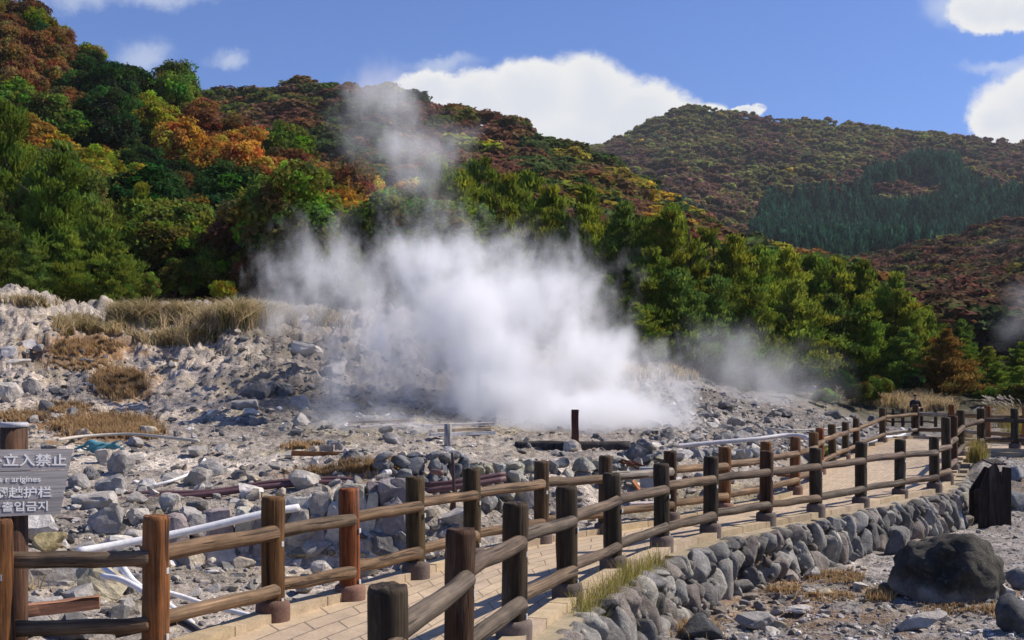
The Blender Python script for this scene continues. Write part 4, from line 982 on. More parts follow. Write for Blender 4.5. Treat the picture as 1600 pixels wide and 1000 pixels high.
def tree_place(it):
    root, px, py, kind, cn, sz = it
    if px < 720 and kind == 'tree' or px < 300:
        col = 'far left' if px < 110 else 'left' if px < 250 else 'middle left' if px < 400 else 'centre left' if px < 540 else 'right end'
        row = 'high on' if py < 150 else 'upper part of' if py < 240 else 'midway on' if py < 330 else 'low on' if py < 410 else 'at foot of'
        return f'{row} near hill, {col}'
    if px < 960: return 'behind the steam plume' if py > 380 else 'above the steam plume'
    if px < 1220: return 'just right of the steam' if py < 470 else 'low beside the steam'
    if px < 1480: return 'in the grove left of the orange pine' if py < 520 else 'low at the grove foot'
    return 'at the right edge behind the pampas grass'
ordinal_labels(TREES, 'tree', lambda it: (f"{it[4]} {'pine' if it[3] == 'pine' else 'broadleaf tree'}", tree_place(it)), 'trees at the foot of the hills')

# far woods: crowns that run together
def far_wood(name, lay, n, hgt, n_cl, n_lf, size, colour, seed, conic=False, region=None, px_range=(0, 1600), tmin=0.0, tmax=1.0):
    rs = np.random.default_rng(seed)
    protos = [(pine(300 + s, 7, n_lf, size) if conic else broadleaf(300 + s, n_cl, n_lf, size)) for s in range(6)]
    px = rs.uniform(px_range[0], px_range[1], n); t = rs.uniform(tmin, tmax, n); x, Y, z = lay.at(px, t); h = hgt * rs.uniform(.65, 1.3, n); py = HY - (z + h * .6 - ZC) / Y * F
    keep = np.ones(n, bool) if region is None else region(px, py)
    cl = colour(px, py, x, Y, rs)
    Vs, Cs = [], []; Qs = []; off = 0
    for i in np.where(keep)[0]:
        V, Q, c = protos[rs.integers(6)]; a = rs.uniform(0, 6.28); ca_, sa = math.cos(a), math.sin(a); wd = h[i] * (rs.uniform(.42, .55) if conic else rs.uniform(1.1, 1.6))
        Vs.append(np.stack([(V[:, 0] * ca_ - V[:, 1] * sa) * wd + x[i], (V[:, 0] * sa + V[:, 1] * ca_) * wd + Y[i], V[:, 2] * h[i] + z[i] - h[i] * (.05 if conic else .3)], 1)); Cs.append((c * .4 + c.mean(1, keepdims=True) * .6) * cl[i]); Qs.append(Q + off); off += len(V)
    return tag(link(name, mk_mesh(name, np.concatenate(Vs), [np.concatenate(Qs)], LEAF, False, np.concatenate(Cs))), kind='stuff')
def pal(cols, wts): 
    w_ = np.array(wts, float); return np.array(cols), w_ / w_.sum()
def col_b(px, py, x, Y, rs):
    n = len(px); nz = fbm(P3(px / 60, py / 45, 1), 3)
    cols, wt = pal([RB, (.12, .07, .035), BR, OL, GR, DG, YG_, (.08, .048, .03)], [16, 14, 14, 18, 12, 7, 7, 8]); out = cols[rs.choice(len(cols), n, p=wt)]
    redder = (nz > .12)[:, None]; out = np.where(redder & (rs.random(n) < .7)[:, None], np.array([.105, .05, .03]), out)
    greener = (nz < -.16)[:, None]; out = np.where(greener & (rs.random(n) < .7)[:, None], np.array([.045, .062, .02]), out)
    yel = (px > 960) & (px < 1180) & (rs.random(n) < .22); out = np.where(yel[:, None], np.array([.26, .16, .02]), out)
    yel = (px > 880) & (px < 1220) & (rs.random(n) < .2); out = np.where(yel[:, None], np.array([.15, .12, .02]), out)
    return out * rs.uniform(.75, 1.25, (n, 1)) * 1.75
def col_a(px, py, x, Y, rs):
    out = np.zeros((len(px), 3)); sx = np.array([(a, c) for a, c, _ in SEEDS], float); sc_ = np.array([col for _, _, col in SEEDS])
    for i in range(len(px)):
        d = (sx[:, 0] - px[i]) ** 2 + 1.4 * (sx[:, 1] - py[i]) ** 2 + rs.uniform(0, 4500, len(sx)); out[i] = sc_[d.argmin()]
    mix_ = rs.random((len(px), 1)) * .55; return (out * (1 - mix_) + np.array(OL) * mix_) * rs.uniform(.7, 1.3, (len(px), 1)) * 1.6
far_wood('forest', LA, 1100, 4.2, 28, 50, .05, col_a, 40, px_range=(-90, 700), tmin=.1)
far_wood('forest', LB, 2300, 8.0, 26, 22, .085, col_b, 41, px_range=(130, 1310), tmin=.02)
ced = [(1172, 372), (1200, 308), (1250, 300), (1330, 292), (1392, 262), (1440, 246), (1500, 252), (1530, 290), (1600, 300), (1760, 300), (1760, 340), (1600, 340), (1520, 370), (1440, 392), (1330, 412), (1250, 412)]
def in_poly(px, py, poly):
    r = np.zeros(len(px), bool); m = len(poly)
    for i in range(m):
        (ax, ay), (bx, by) = poly[i], poly[(i + 1) % m]
        c = (ay > py) != (by > py); r ^= c & (px < (bx - ax) * (py - ay) / (by - ay + 1e-9) + ax)
    return r
def cedar_zone(px, py):
    isl = ((px - 1415) / 62) ** 2 + ((py - 298) / 24) ** 2 < 1
    return in_poly(px + 8 * fbm(P3(px / 30, py / 30, 2), 2), py, ced) & ~isl
def col_c(px, py, x, Y, rs):
    n = len(px); nz = fbm(P3(px / 70, py / 40, 4), 3)
    cols, wt = pal([(.085, .06, .03), (.075, .045, .032), (.085, .08, .03), (.10, .055, .03), (.05, .055, .025), (.11, .095, .03), (.18, .12, .02)], [24, 22, 18, 14, 12, 8, 2]); out = cols[rs.choice(len(cols), n, p=wt)]
    out = np.where(((nz > .1) & (rs.random(n) < .6))[:, None], np.array([.095, .085, .03]), out); out = np.where(((nz < -.15) & (rs.random(n) < .6))[:, None], np.array([.08, .043, .032]), out)
    return out * rs.uniform(.75, 1.2, (n, 1)) * 2.25
far_wood('forest', LCc, 9000, 9.5, 9, 12, .17, col_c, 43, region=lambda px, py: ~cedar_zone(px, py), px_range=(820, 1720), tmin=.05)
def col_ced(px, py, x, Y, rs): return np.broadcast_to(np.array([.017, .052, .03]), (len(px), 3)) * 1.6 * rs.uniform(.45, 1.6, (len(px), 1))
far_wood('forest', LCc, 9500, 15, 0, 4, .14, col_ced, 44, conic=True, region=cedar_zone, px_range=(1150, 1720), tmin=.02, tmax=.8)
def col_d(px, py, x, Y, rs):
    n = len(px); cols, wt = pal([(.095, .05, .034), (.09, .042, .026), (.08, .052, .034), (.08, .068, .028), (.035, .046, .02), (.12, .1, .025), (.26, .17, .02)], [30, 22, 20, 12, 10, 5, 1.2])
    return cols[rs.choice(len(cols), n, p=wt)] * rs.uniform(.7, 1.25, (n, 1)) * 1.4
far_wood('forest', LD, 1500, 8.0, 22, 20, .09, col_d, 45, px_range=(1230, 1720), tmin=.05)

# ------------------------------------------------------------------ sign
def text_mesh(body, size, name):
    cu = bpy.data.curves.new(name, 'FONT'); cu.body = body; cu.size = size; cu.extrude = .0015; cu.offset = size * .014; o = bpy.data.objects.new(name, cu); C.objects.link(o)
    dg = bpy.context.evaluated_depsgraph_get(); me = bpy.data.meshes.new_from_object(o.evaluated_get(dg)); bpy.data.objects.remove(o); me.name = name
    v = np.zeros(len(me.vertices) * 3, np.float32); me.vertices.foreach_get('co', v); return me, v.reshape(-1, 3)
SY = 9.3; sp = P(22, 945, SY); sz0 = float(gz(sp.x, SY)) - .3
sign = empty('warning_sign', (sp.x, SY, sz0), math.radians(33)); tag(sign, 'weathered grey plank warning sign with carved white writing on a round post', 'sign')
b = MB(); top = P(0, 668, SY).z - sz0; v, f = tube_vf([(0, 0, 0), (0, 0, top * .5), (0, 0, top)], .102, 20); b.add(v, f); sign_post = b.build('post', WOOD, sign, 'sides'); sign_post.color = (.1, .05, .028, 1)
b = MB(); v, f = tube_vf([(0, 0, top), (0, 0, top + .005), (0, 0, top + .032), (0, 0, top + .04)], [.09, .108, .108, .095], 20); b.add(v, f, (.42, .42, .43)); b.build('cap', PIPE, sign_post, 'sides')
board = MB(); fy = -.135
edges_z = [P(0, y, SY).z - sz0 for y in (699, 733.5, 768.5, 803)]
edges_x = [(P(x, 700, SY).x - sp.x) * 1.19 - .125 for x in (113.5, 107.5, 102.5, 96.5)]
lx = (P(-75, 700, SY).x - sp.x) * 1.19 - .125
for k in range(3):
    z1, z0_ = edges_z[k] - .003, edges_z[k + 1] + .003; drop = -.02
    vv = []
    for y in (fy, fy + .035):
        vv += [(lx, y, z0_), (edges_x[k + 1], y, z0_ + drop * .4), (edges_x[k] - .004, y, z1 + drop * (.7 if k == 0 else .4)), (lx, y, z1)]
    board.add(vv, [[(0, 1, 2, 3), (7, 6, 5, 4), (0, 4, 5, 1), (1, 5, 6, 2), (2, 6, 7, 3), (3, 7, 4, 0)]], np.array((.40, .365, .345)) * random.uniform(.9, 1.1))
board_o = board.build('board', PLANK, sign)
def m_white(t):
    geo = t.n('ShaderNodeNewGeometry').outputs['Position']; finish(t, t.mix(t.smooth(t.noise(geo, 60, 4, .7), .52, .66), (.95, .92, .87), (.8, .77, .72)), .8)
WHITE = material('white_paint', m_white)
mv, mf, off = [], [], 0
lm = MB()
for (body, size, px, py) in [('道外立入禁止', .098, -15, 725), ('mliets r arigines', .058, -4, 751), ('禁翻越护栏', .088, -4, 774), ('도내 출입금지', .078, -10, 795)]:
    me, v = text_mesh(body, size, 'lettering'); o3 = P(px, py, SY)
    lx_ = (v[:, 0] + o3.x - sp.x) * 1.19 - .125; v = np.stack([lx_, -v[:, 2] + fy - .003, v[:, 1] + o3.z - sz0 - lx_ * .03], 1)
    fs = [[], []]
    for p in me.polygons:
        vs = list(p.vertices)
        for k in range(1, len(vs) - 1): fs[1].append((vs[0], vs[k], vs[k + 1]))
    lm = MB(); lm.add(v, [fs[1]]); bpy.data.meshes.remove(me); lm.build('lettering', WHITE, board_o)

# ------------------------------------------------------------------ pipes, timbers, debris
def pipe(name, pts, r, col, label, cat='pipe', mat=None, lift=None, n=6, ymin=5, group=None):
    """Pipe laid along photo points on the ground."""
    q = [Vector(p) if len(p) == 3 and isinstance(p, Vector) else G1(p[0], p[1], ymin) + Vector((0, 0, (p[2] if len(p) > 2 else r * .8))) for p in pts]
    cp = curve_pts(q, n)
    v, f = tube_vf(cp, r, 10); b_ = MB(); b_.add(v, f); o = b_.build(name, mat or PIPE, None, True); o.color = (*col, 1)
    return tag(o, label, cat, group)
PW, PBR = (.82, .8, .77), (.12, .058, .062)
pipe('pipe', [P(120, 862, 13.9), P(190, 850, 14.2), P(300, 829, 14.5), P(420, 801, 14.75), P(467, 793, 14.9)], .048, PW, 'long white pipe lying along the top of the crusted gully wall')
pipe('pipe', [P(60, 778, 16.6), P(120, 777, 16.8), P(220, 771, 17.0), P(330, 768, 17.2), P(420, 754, 17.4), P(520, 748, 17.6), P(600, 755, 17.5), P(650, 758, 17.2), P(720, 752, 17.2), P(790, 740, 17.4)], .036, PBR, 'upper of the two purple brown pipes crossing the rubble')
pipe('pipe', [P(60, 788, 16.4), P(120, 786, 16.6), P(220, 780, 16.8), P(330, 772, 17.0), P(420, 760, 17.2), P(520, 754, 17.4), P(600, 763, 17.3), P(650, 768, 17.0), P(720, 760, 17.0), P(790, 748, 17.2)], .042, PBR, 'lower of the two purple brown pipes crossing the rubble')
pipe('pipe', [P(60, 793, 16.2), P(100, 793, 16.3), P(150, 790, 16.35)], .035, (.1, .05, .05), 'short dark pipe under the two purple brown pipes by the sign')
pipe('pipe', [P(172, 868, 10.6), P(190, 885, 10.4), P(212, 912, 10.2), P(262, 945, 9.9), P(300, 975, 9.6)], .03, PW, 'thick white pipe bending down behind the left fence post')
pipe('pipe', [P(162, 888, 10.5), P(200, 912, 10.25), P(270, 928, 10.3), P(330, 947, 10.2), P(395, 963, 10.0)], .022, PW, 'thin white pipe running from the rocks towards the path')
pipe('pipe', [P(160, 900, 10.4), P(195, 908, 10.2), P(240, 935, 10.0), P(300, 985, 9.5), P(330, 1010, 9.2)], .026, PW, 'lowest white pipe in the bundle behind the left rails')
pipe('pipe', [P(262, 962, 9.7), P(300, 980, 9.5), P(330, 1005, 9.2)], .03, (.025, .025, .03), 'short black pipe beside the white pipe bundle')
pipe('pipe', [(238, 765, .05), (275, 757, .05), (305, 747, .1), (320, 739, .2)], .022, PW, 'thin white pipe slanting up to a stub in the rubble')
pipe('pipe', [(90, 700, .15), (130, 695, .15), (200, 692, .15), (260, 696, .15), (310, 699, .1)], .03, (.5, .45, .38), 'pale pipe on the ground above the blue cloth')
pipe('pipe', [P(1050, 698, 24.0), P(1110, 692, 24.2), P(1180, 686, 24.4), P(1230, 680, 24.8), P(1258, 683, 24.6), P(1268, 690, 24.0)], .045, (.55, .52, .52), 'pale hose running from the steam to the far fence', 'hose')
pipe('pipe', [P(1195, 668, 30), P(1240, 672, 30), P(1290, 670, 30.5), P(1320, 667, 31)], .02, (.5, .46, .38), 'thin tan hose on the grey flat behind the fence', 'hose')
pipe('pipe', [P(1335, 694, 33.5), P(1360, 690, 34), P(1380, 684, 34.5), P(1405, 682, 34.8), P(1414, 676, 35), P(1408, 670, 35.2)], .05, PW, 'curved white hose seen through the bend of the far fence', 'hose')
pipe('pipe', [P(1215, 741, 20.2), P(1235, 742, 20.3)], .04, (.3, .12, .06), 'short rusty pipe end behind the far fence')
pipe('pipe', [P(600, 739, 17.2), P(609, 738, 17.3)], .045, (.5, .48, .48), 'short pale pipe end poking from the round stone wall')
pipe('pipe', [P(676, 737, 17.3), P(690, 739, 17.0)], .04, (.2, .1, .07), 'short rusty pipe end on the round stone wall')
pipe('pipe', [P(240, 992, 8.9), P(262, 1004, 8.8), P(290, 1020, 8.7)], .034, PW, 'white pipe end just right of the brown post foot')

def timber(name, a, c, w_, h_, col, label, cat='timber', mat=None, group=None, end=False):
    v = Vector(c) - Vector(a); b_ = MB(); rs_ = np.random.default_rng(int(abs(v.x) * 999))
    n = 6; vv_, ff = [], []
    for i in range(n + 1):
        t = i / n
        for (sx, sz) in ((-1, -1), (1, -1), (1, 1), (-1, 1)): vv_.append((sx * w_ / 2 + rs_.normal(0, w_ * .03), sz * h_ / 2 + rs_.normal(0, h_ * .03), t * v.length))
    for i in range(n):
        for k in range(4): ff.append((i * 4 + k, i * 4 + (k + 1) % 4, (i + 1) * 4 + (k + 1) % 4, (i + 1) * 4 + k))
    ff += [(3, 2, 1, 0), (n * 4, n * 4 + 1, n * 4 + 2, n * 4 + 3)]
    b_.add(vv_, [ff]); o = b_.build(name, mat or WOOD); o.location = a; o.rotation_euler = v.to_track_quat('Z', 'Y').to_euler(); o.color = (*col, 1)
    return tag(o, label, cat, group)
timber('timber_beam', P(455, 708, 20.4), P(560, 711, 20.6), .09, .085, (.3, .13, .05), 'rusty brown beam lying at the left edge of the steam')
timber('timber_beam', P(10, 958, 9.9), P(156, 940, 10.1), .12, .1, (.4, .2, .11), 'orange brown squared timber behind the lower left rail')
timber('timber_beam', P(180, 985, 9.4), P(275, 965, 9.5), .1, .1, (.07, .035, .02), 'dark brown timber lying behind the left fence post')
timber('timber_block', P(200, 762, 19.5), P(231, 762, 19.5), .14, .12, (.33, .16, .07), 'small orange brown wooden block on the left rubble', 'block')
timber('timber_block', P(500, 700, 21.0), P(522, 700, 21.0), .14, .11, (.4, .34, .27), 'small pale wooden block behind the rusty beam', 'block')
timber('wooden_post', P(898.5, 712, 23), P(898.5, 640, 23), .13, .13, (.085, .03, .022), 'dark red square post standing in front of the dense steam', 'post')
pipe('iron_pole', [P(711, 818, 15.9), P(709, 760, 15.9), P(707, 707, 15.9)], .022, (.055, .026, .028), 'thin dark iron pole leaning in front of the round stone wall', 'pole')
timber('wooden_stake', P(700, 815, 16.6), P(712, 765, 16.6), .05, .05, (.12, .06, .04), 'short brown stake beside the thin iron pole', 'post')
v0 = G1(700, 698, 20); b = MB(); v, f = tube_vf([(0, 0, -.2), (0, 0, .2), (0, 0, .42)], .07, 14); b.add(v, f); o = b.build('wooden_stump', WOOD, None, 'sides'); o.location = v0; o.color = (.3, .29, .28, 1); tag(o, 'grey round post stump wrapped in steam', 'post')
for i, (a, c, lab, col) in enumerate([((545, 668), (640, 668), 'orange brown plank lying in the thin steam, leftmost of the planks', (.45, .3, .2)), ((660, 676), (770, 671), 'upper pale plank behind the grey stump in the steam', (.6, .55, .5)), ((685, 681), (765, 682), 'tan plank crossing behind the grey stump in the steam', (.5, .36, .22)), ((672, 688), (772, 687), 'lower white plank beside the grey stump in the steam', (.62, .6, .57)), ((560, 676), (655, 674), 'whitish plank beneath the orange brown plank', (.55, .5, .46))]):
    A, Cc = G1(a[0], a[1], 20), G1(c[0], c[1], 20); Cc.y = (A.y + Cc.y) / 2 + .3; Cc.x = (c[0] - CX) / F * Cc.y; A.z = max(A.z, Cc.z) + .1; Cc.z = A.z + .02
    timber('plank', A, Cc, .14, .06, col, lab, 'plank', group='planks lying in the steam')
b = MB(); lg = [P(806, 700, 23.4), P(850, 698, 23.2), P(905, 700, 23.0), P(985, 699, 22.8)]; v, f = tube_vf(curve_pts(lg, 5), .12, 12); v += .025 * fbm(v * 6, 3)[:, None]; b.add(v, f); o = b.build('log', WOOD, None, True); o.color = (.05, .042, .038, 1); tag(o, 'thick charred log lying behind the rubble wall', 'log')
for k in range(7):
    a = P(948 + k * 5, 716 + (k * 5) % 13, 20.6); c = P(985 + k * 7 % 22, 722 + (k * 7) % 12, 20.3); b = MB(); v, f = tube_vf([a, (a + c) / 2 + Vector((0, 0, .03)), c], .016, 6); b.add(v, f); o = b.build('iron_rod', PIPE); o.color = (.16, .06, .03, 1)
    tag(o, 'thin rusty iron rod in the heap beside the black rocks', 'rod', 'rusty rods heaped by the black rocks')
timber('iron_bracket', P(990, 752, 19.4), P(1001, 768, 19.2), .07, .03, (.42, .15, .05), 'bright orange rusty iron piece behind the two fences', 'scrap')
timber('concrete_slab', P(985, 792, 18.2), P(1045, 790, 18.2), .3, .12, (.5, .42, .39), 'flat pinkish concrete slab seen between the two fences', 'slab', KERB)
timber('concrete_pillar', P(1010, 762, 19.6), P(1010, 730, 19.6), .2, .2, (.3, .32, .33), 'short grey concrete pillar behind the rails', 'pillar', KERB)
# blue cloth bundle
b = MB(); base = G1(155, 712, 14); n = 26
for k in range(3):
    t = np.linspace(0, 1, n); L = 78 / F * base.y; pts_ = np.stack([base.x - L / 2 + t * L, np.full(n, base.y) + .05 * np.sin(t * 9 + k), base.z + .08 + .05 * np.sin(t * 11 + k * 2) + .06 * t + .03 * k], 1)
    v, f = tube_vf(pts_, (.045 + .02 * np.sin(t * 17 + k)) * np.sin(PI * np.clip(t, .06, .94)), 8); b.add(v, f, (1, 1, 1))
o = b.build('cloth', KERB, None, True); o.color = (.08, .23, .28, 1); tag(o, 'crumpled turquoise cloth bundle on the rubble right of the sign', 'cloth')
# dark timber valve cover on the right gravel
cb_ = P(1556, 828, 20.2); cov = empty('timber_cover', (cb_.x, 20.2, float(gz(cb_.x, 20.2)) - .05)); tag(cov, 'dark weathered timber box with slatted sloping top on the gravel', 'box')
def panel(name, poly, y0, th, col, par):
    n = len(poly); vv_ = [(x, y0, z) for x, z in poly] + [(x, y0 + th, z) for x, z in poly]; b_ = MB(); t_ = [(0, k, k + 1) for k in range(1, n - 1)] + [(n, n + k + 1, n + k) for k in range(1, n - 1)]; q_ = [(k, n + k, n + (k + 1) % n, (k + 1) % n) for k in range(n)]
    b_.add(vv_, [q_, t_]); o_ = b_.build(name, WOOD, par); o_.color = (*col, 1); return o_
DK = (.028, .02, .015)
panel('front_board', [(-.285, 0), (-.13, 0), (-.13, 1.0), (-.285, .62)], -.02, .05, DK, cov)
panel('front_board', [(-.127, 0), (.04, 0), (.04, .98), (-.02, 1.1), (-.127, 1.0)], -.05, .05, (.035, .024, .017), cov)
panel('front_board', [(.043, 0), (.16, 0), (.16, .5), (.043, .98)], -.02, .05, DK, cov)
panel('side_board', [(.13, 0), (.29, 0), (.29, 1.0), (.16, 1.02)], .08, .06, (.03, .02, .014), cov)
panel('back_board', [(-.26, 0), (.28, 0), (.28, .9), (.0, 1.0), (-.26, .6)], .45, .05, DK, cov)
for k in range(4):
    b = MB(); x0 = -.03 + k * .062; b.box((x0, .22, 1.09), (.036, .62, .035), (1, 1, 1), (.06, 0, -.12)); o = b.build('slat', WOOD, cov); o.color = (.09, .075, .065, 1)
panel('ledge', [(-.31, .4), (-.26, .4), (-.26, .66), (-.31, .62)], -.05, .2, DK, cov)

# ------------------------------------------------------------------ person
def person(px, feet_Y, label):
    zf = float(gz((px - CX) / F * feet_Y, feet_Y)); x = (px - CX) / F * feet_Y; s = (ZC + (HY - 617) / F * feet_Y - zf) / 1.74
    root = empty('person', (x, feet_Y, zf), math.radians(180)); root.scale = (s, s, s); tag(root, label, 'person')
    def skin_mat(c, rough=.8): return material('skin_tone' if c[0] > .3 else 'cloth_tone', lambda t: finish(t, (*c, 1), rough))
    def skinned(name, chain, edges, radii, mat, parent, sub=2):
        me = bpy.data.meshes.new(name); me.from_pydata(chain, edges, []); o = link(name, me, parent); sk = o.modifiers.new('skin', 'SKIN'); sk.use_smooth_shade = True
        me.skin_vertices.new() if not me.skin_vertices else None
        for d, r in zip(me.skin_vertices[0].data, radii): d.radius = (r, r) if not isinstance(r, tuple) else r
        me.skin_vertices[0].data[0].use_root = True
        sb = o.modifiers.new('sub', 'SUBSURF'); sb.levels = sub; sb.render_levels = sub; me.materials.append(mat); return o
    # body: pelvis, spine, neck, head, arms folded over the chest, legs
    ch = [(0, 0, .95), (0, 0, 1.12), (0, .01, 1.32), (0, 0, 1.44), (0, .01, 1.52), (0, .03, 1.60), (0, .02, 1.70),
          (.19, 0, 1.41), (.25, .03, 1.16), (.10, .21, 1.13), (-.06, .24, 1.17), (-.19, 0, 1.41), (-.25, .03, 1.14), (-.10, .20, 1.08), (.06, .24, 1.11),
          (.10, 0, .90), (.12, .02, .50), (.13, -.01, .09), (.14, .14, .04), (-.10, 0, .90), (-.13, .02, .50), (-.14, -.01, .09), (-.15, .14, .04)]
    ed = [(0, 1), (1, 2), (2, 3), (3, 4), (4, 5), (5, 6), (3, 7), (7, 8), (8, 9), (9, 10), (3, 11), (11, 12), (12, 13), (13, 14), (0, 15), (15, 16), (16, 17), (17, 18), (0, 19), (19, 20), (20, 21), (21, 22)]
    rad = [(.15, .11), (.145, .105), (.165, .115), (.08, .075), .052, (.078, .095), (.07, .085), .066, .047, .04, .03, .066, .047, .04, .03, .092, .06, .042, .035, .092, .06, .042, .035]
    body = skinned('body', ch, ed, rad, skin_mat((.42, .25, .18)), root)
    sh = ch[1:4] + [ch[7], ch[8], tuple(np.array(ch[8]) * .5 + np.array(ch[9]) * .5), ch[11], ch[12], tuple(np.array(ch[12]) * .5 + np.array(ch[13]) * .5), (0, 0, .93)]
    skinned('shirt', sh, [(9, 0), (0, 1), (1, 2), (2, 3), (3, 4), (4, 5), (2, 6), (6, 7), (7, 8)], [(.165, .125), (.185, .135), (.1, .09), .085, .066, .056, .085, .066, .056, (.165, .125)], skin_mat((.012, .012, .02)), root)
    skinned('trousers', [(0, 0, .96), (.1, 0, .88), (.125, .02, .5), (.135, -.01, .1), (-.1, 0, .88), (-.135, .02, .5), (-.145, -.01, .1)], [(0, 1), (1, 2), (2, 3), (0, 4), (4, 5), (5, 6)], [(.17, .13), .108, .08, .065, .108, .08, .065], skin_mat((.03, .027, .022)), root)
    v, f = ico(2); b_ = MB(); b_.add(v * np.array([.088, .105, .075]) + np.array([0, -.005, 1.70]), [f], (1, 1, 1)); v2, f2 = ico(2); hair = b_.build('hair', skin_mat((.02, .015, .012)), root, True)
    b_ = MB()
    for sx in (-1, 1): b_.add(v2 * .014 + np.array([sx * .033, .115, 1.635]), [f2])
    b_.build('eyes', skin_mat((.02, .02, .02)), root, True)
    b_ = MB(); b_.add(v2 * np.array([.016, .026, .024]) + np.array([0, .12, 1.605]), [f2]); b_.build('nose', skin_mat((.42, .25, .181)), root, True)
    b_ = MB(); b_.add(v2 * np.array([.03, .01, .008]) + np.array([0, .115, 1.565]), [f2]); b_.build('mouth', skin_mat((.31, .12, .1)), root, True)
    return root
person(1430, 58, 'person in a dark shirt standing with folded arms beyond the far fence')

# ------------------------------------------------------------------ steam (real volumes: a density grid from blobs and noise)
def steam(name, blobs, lo, hi, vox, dens, thr, scale, seed, stretch=(1, 1, .8), label=None):
    """blobs: (x, y, z, rx, ry, rz, weight) ellipsoids whose soft union is eaten away by noise."""
    m = bpy.data.materials.new('steam'); m.use_nodes = True; t = NT(m.node_tree)
    pv = t.n('ShaderNodeVolumePrincipled'); pv.inputs['Density'].default_value = dens; pv.inputs['Color'].default_value = (1, 1, 1, 1); pv.inputs['Anisotropy'].default_value = 0.0
    ou = t.n('ShaderNodeOutputMaterial'); m.node_tree.links.new(pv.outputs[0], ou.inputs['Volume'])
    ng = bpy.data.node_groups.new(name, 'GeometryNodeTree'); ng.interface.new_socket('Geometry', in_out='OUTPUT', socket_type='NodeSocketGeometry')
    g = NT(ng); out = ng.nodes.new('NodeGroupOutput'); vc = ng.nodes.new('GeometryNodeVolumeCube'); sm = ng.nodes.new('GeometryNodeSetMaterial'); sm.inputs['Material'].default_value = m
    vc.inputs['Min'].default_value = lo; vc.inputs['Max'].default_value = hi
    for ax, k in zip('XYZ', range(3)): vc.inputs['Resolution ' + ax].default_value = max(8, int((hi[k] - lo[k]) / vox))
    pos = ng.nodes.new('GeometryNodeInputPosition').outputs[0]
    n0 = g.noise(g.vmath('ADD', pos, (seed * 3.7, 1.3 * seed, 0)), scale * .45, 2, .5, color=True)
    wpos = g.vmath('ADD', pos, g.vmath('MULTIPLY', g.vmath('SUBTRACT', n0, (.5, .5, .5)), (2.0 / max(scale, .5), 1.2 / max(scale, .5), 1.6 / max(scale, .5))))
    f = None
    for (x, y, z, rx, ry, rz, wt) in blobs:
        d = g.vmath('LENGTH', g.vmath('MULTIPLY', g.vmath('SUBTRACT', wpos, (x, y, z)), (1 / rx, 1 / ry, 1 / rz)))
        v = g.math('MULTIPLY', g.math('SUBTRACT', 1.0, d), wt)
        f = v if f is None else g.n('ShaderNodeMath', operation='SMOOTH_MAX', i_0=f, i_1=v, i_2=.15).outputs[0]
    nz = g.noise(g.vmath('MULTIPLY', g.vmath('ADD', pos, (seed * 5.1, 0, seed)), stretch), scale, 7, .66, .5)
    dn = g.math('ADD', f, g.math('MULTIPLY', g.math('SUBTRACT', nz, .5), thr))
    nf = g.noise(pos, scale * 3.2, 5, .65, .6); dn = g.math('ADD', dn, g.math('MULTIPLY', g.math('SUBTRACT', nf, .5), thr * .35)); dn = g.lin(dn, 0.0, 1.0); dn = g.math('POWER', dn, 1.5)
    # fade at the faces of the grid
    ng.links.new(dn, vc.inputs['Density']); ng.links.new(vc.outputs[0], sm.inputs[0]); ng.links.new(sm.outputs[0], out.inputs[0])
    vd = bpy.data.volumes.new(name); vd.materials.append(m); o = bpy.data.objects.new('steam', vd); C.objects.link(o); o.modifiers.new('steam', 'NODES').node_group = ng
    return tag(o, kind='stuff')
def B(px, py, Y, rx, ry, wt=1.0, dep=None):
    p = P(px, py, Y); k = Y / F; return (p.x, p.y, p.z, rx * k, dep or rx * k, ry * k, wt)
YS = 31.0
main_blobs = [B(900, 668, 29, 190, 66, 1.3), B(800, 640, 30, 120, 95, 1.3), B(770, 565, YS, 110, 110, 1.25), B(715, 480, YS, 105, 95, 1.15), B(670, 415, YS + .5, 75, 72, .95), B(820, 475, YS + 1, 115, 105, .72), B(890, 490, YS + 1.5, 80, 90, .34), B(550, 440, YS + 1, 120, 70, .34), B(700, 705, 28, 170, 36, .6), B(985, 672, 28, 95, 56, .85), B(910, 580, YS, 125, 95, .65), B(620, 520, YS + 1, 125, 110, .4), B(750, 400, YS + 1, 80, 66, .6)]
def bounds(bl, pad=1.25):
    a = np.array(bl); r = a[:, 3:6] * pad; return tuple((a[:, :3] - r).min(0)), tuple((a[:, :3] + r).max(0))
lo, hi = bounds(main_blobs); steam('main_steam', main_blobs, lo, hi, .065, 3.3, 1.95, 1.0, 1, (1.25, 1.25, .6))
up = [B(600, 150, 36, 90, 60, .8), B(570, 200, 36, 60, 60, .7), B(640, 230, 36, 90, 60, .9), B(650, 290, 35, 60, 60, .8), B(700, 215, 36, 50, 25, .6), B(668, 345, 34, 45, 60, .34)]
lo, hi = bounds(up); steam('upper_steam', up, lo, hi, .1, .75, 2.3, 1.0, 4, (1.2, 1.2, .6))
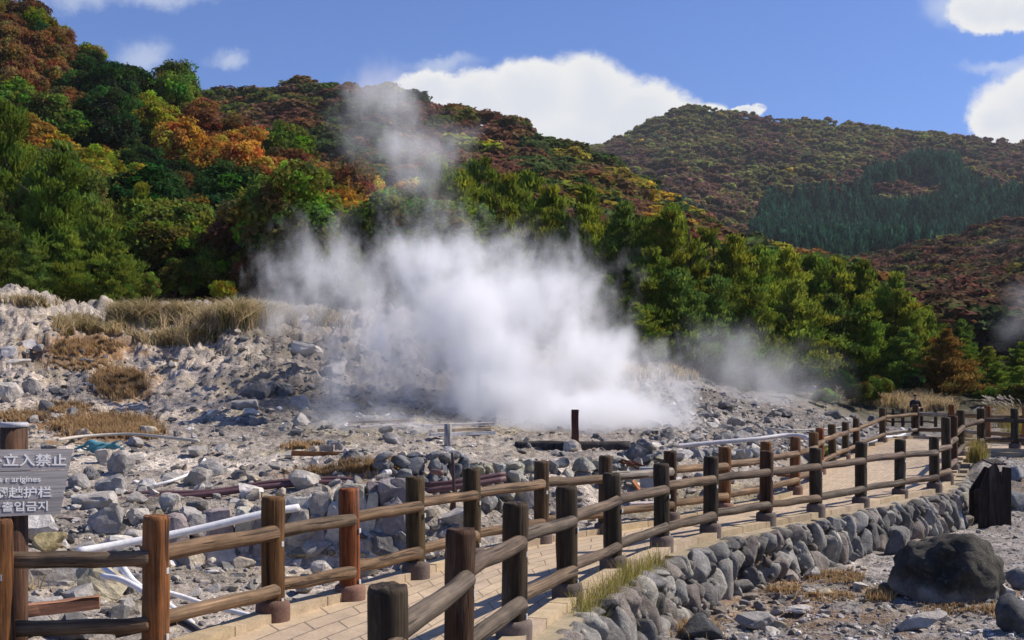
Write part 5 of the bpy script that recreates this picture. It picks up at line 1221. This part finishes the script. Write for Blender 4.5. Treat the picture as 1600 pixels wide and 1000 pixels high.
lf = [B(370, 545, 40, 60, 60, .7), B(420, 500, 41, 80, 50, .7), B(350, 580, 39, 40, 30, .7), B(270, 540, 45, 50, 30, .45), B(240, 520, 46, 60, 30, .4)]
lo, hi = bounds(lf); steam('slope_steam', lf, lo, hi, .13, 1.6, 2.0, .9, 7, (1.2, 1.2, .6))
bs = [B(560, 670, 27, 130, 40, .7), B(660, 690, 26, 120, 34, .7), B(520, 640, 29, 70, 60, .5), B(620, 620, 31, 130, 60, .45), B(480, 690, 25, 60, 22, .4)]
lo, hi = bounds(bs); steam('low_steam', bs, lo, hi, .11, 1.25, 1.8, 1.0, 9, (1, 1, .7))
rt = [B(1070, 640, 28, 30, 60, 1.0), B(1075, 600, 28.5, 26, 40, .8), B(1040, 660, 28, 60, 40, .7), B(1020, 610, 30, 60, 50, .5)]
lo, hi = bounds(rt); steam('vent_steam', rt, lo, hi, .08, 1.7, 1.9, 1.4, 11, (1.3, 1.3, .5))
fr = [B(1190, 595, 50, 120, 55, .8), B(1245, 622, 48, 80, 26, .8), B(1140, 560, 52, 100, 55, .6), B(1215, 632, 48, 80, 16, 1.0), B(1100, 600, 50, 80, 40, .45)]
lo, hi = bounds(fr); steam('flat_steam', fr, lo, hi, .15, .38, 2.0, .7, 13, (1.1, 1.1, .7))
ed_ = [B(1580, 510, 110, 30, 40, .9), B(1590, 460, 112, 26, 40, .8), B(1565, 540, 110, 20, 20, .6), B(1560, 380, 114, 40, 30, .35), B(1610, 480, 110, 40, 60, .7)]
lo, hi = bounds(ed_); steam('distant_steam', ed_, lo, hi, .35, .22, 1.6, .3, 15)

# ------------------------------------------------------------------ air
def m_haze(t):
    pv = t.n('ShaderNodeVolumePrincipled'); pv.inputs['Density'].default_value = 0.72e-4; pv.inputs['Color'].default_value = (.86, .92, 1, 1)
    ou = t.n('ShaderNodeOutputMaterial'); t.t.links.new(pv.outputs[0], ou.inputs['Volume'])
hb = MB(); hb.box((150, 700, 170), (2600, 1500, 345))
tag(hb.build('haze', material('haze', m_haze)), kind='stuff')
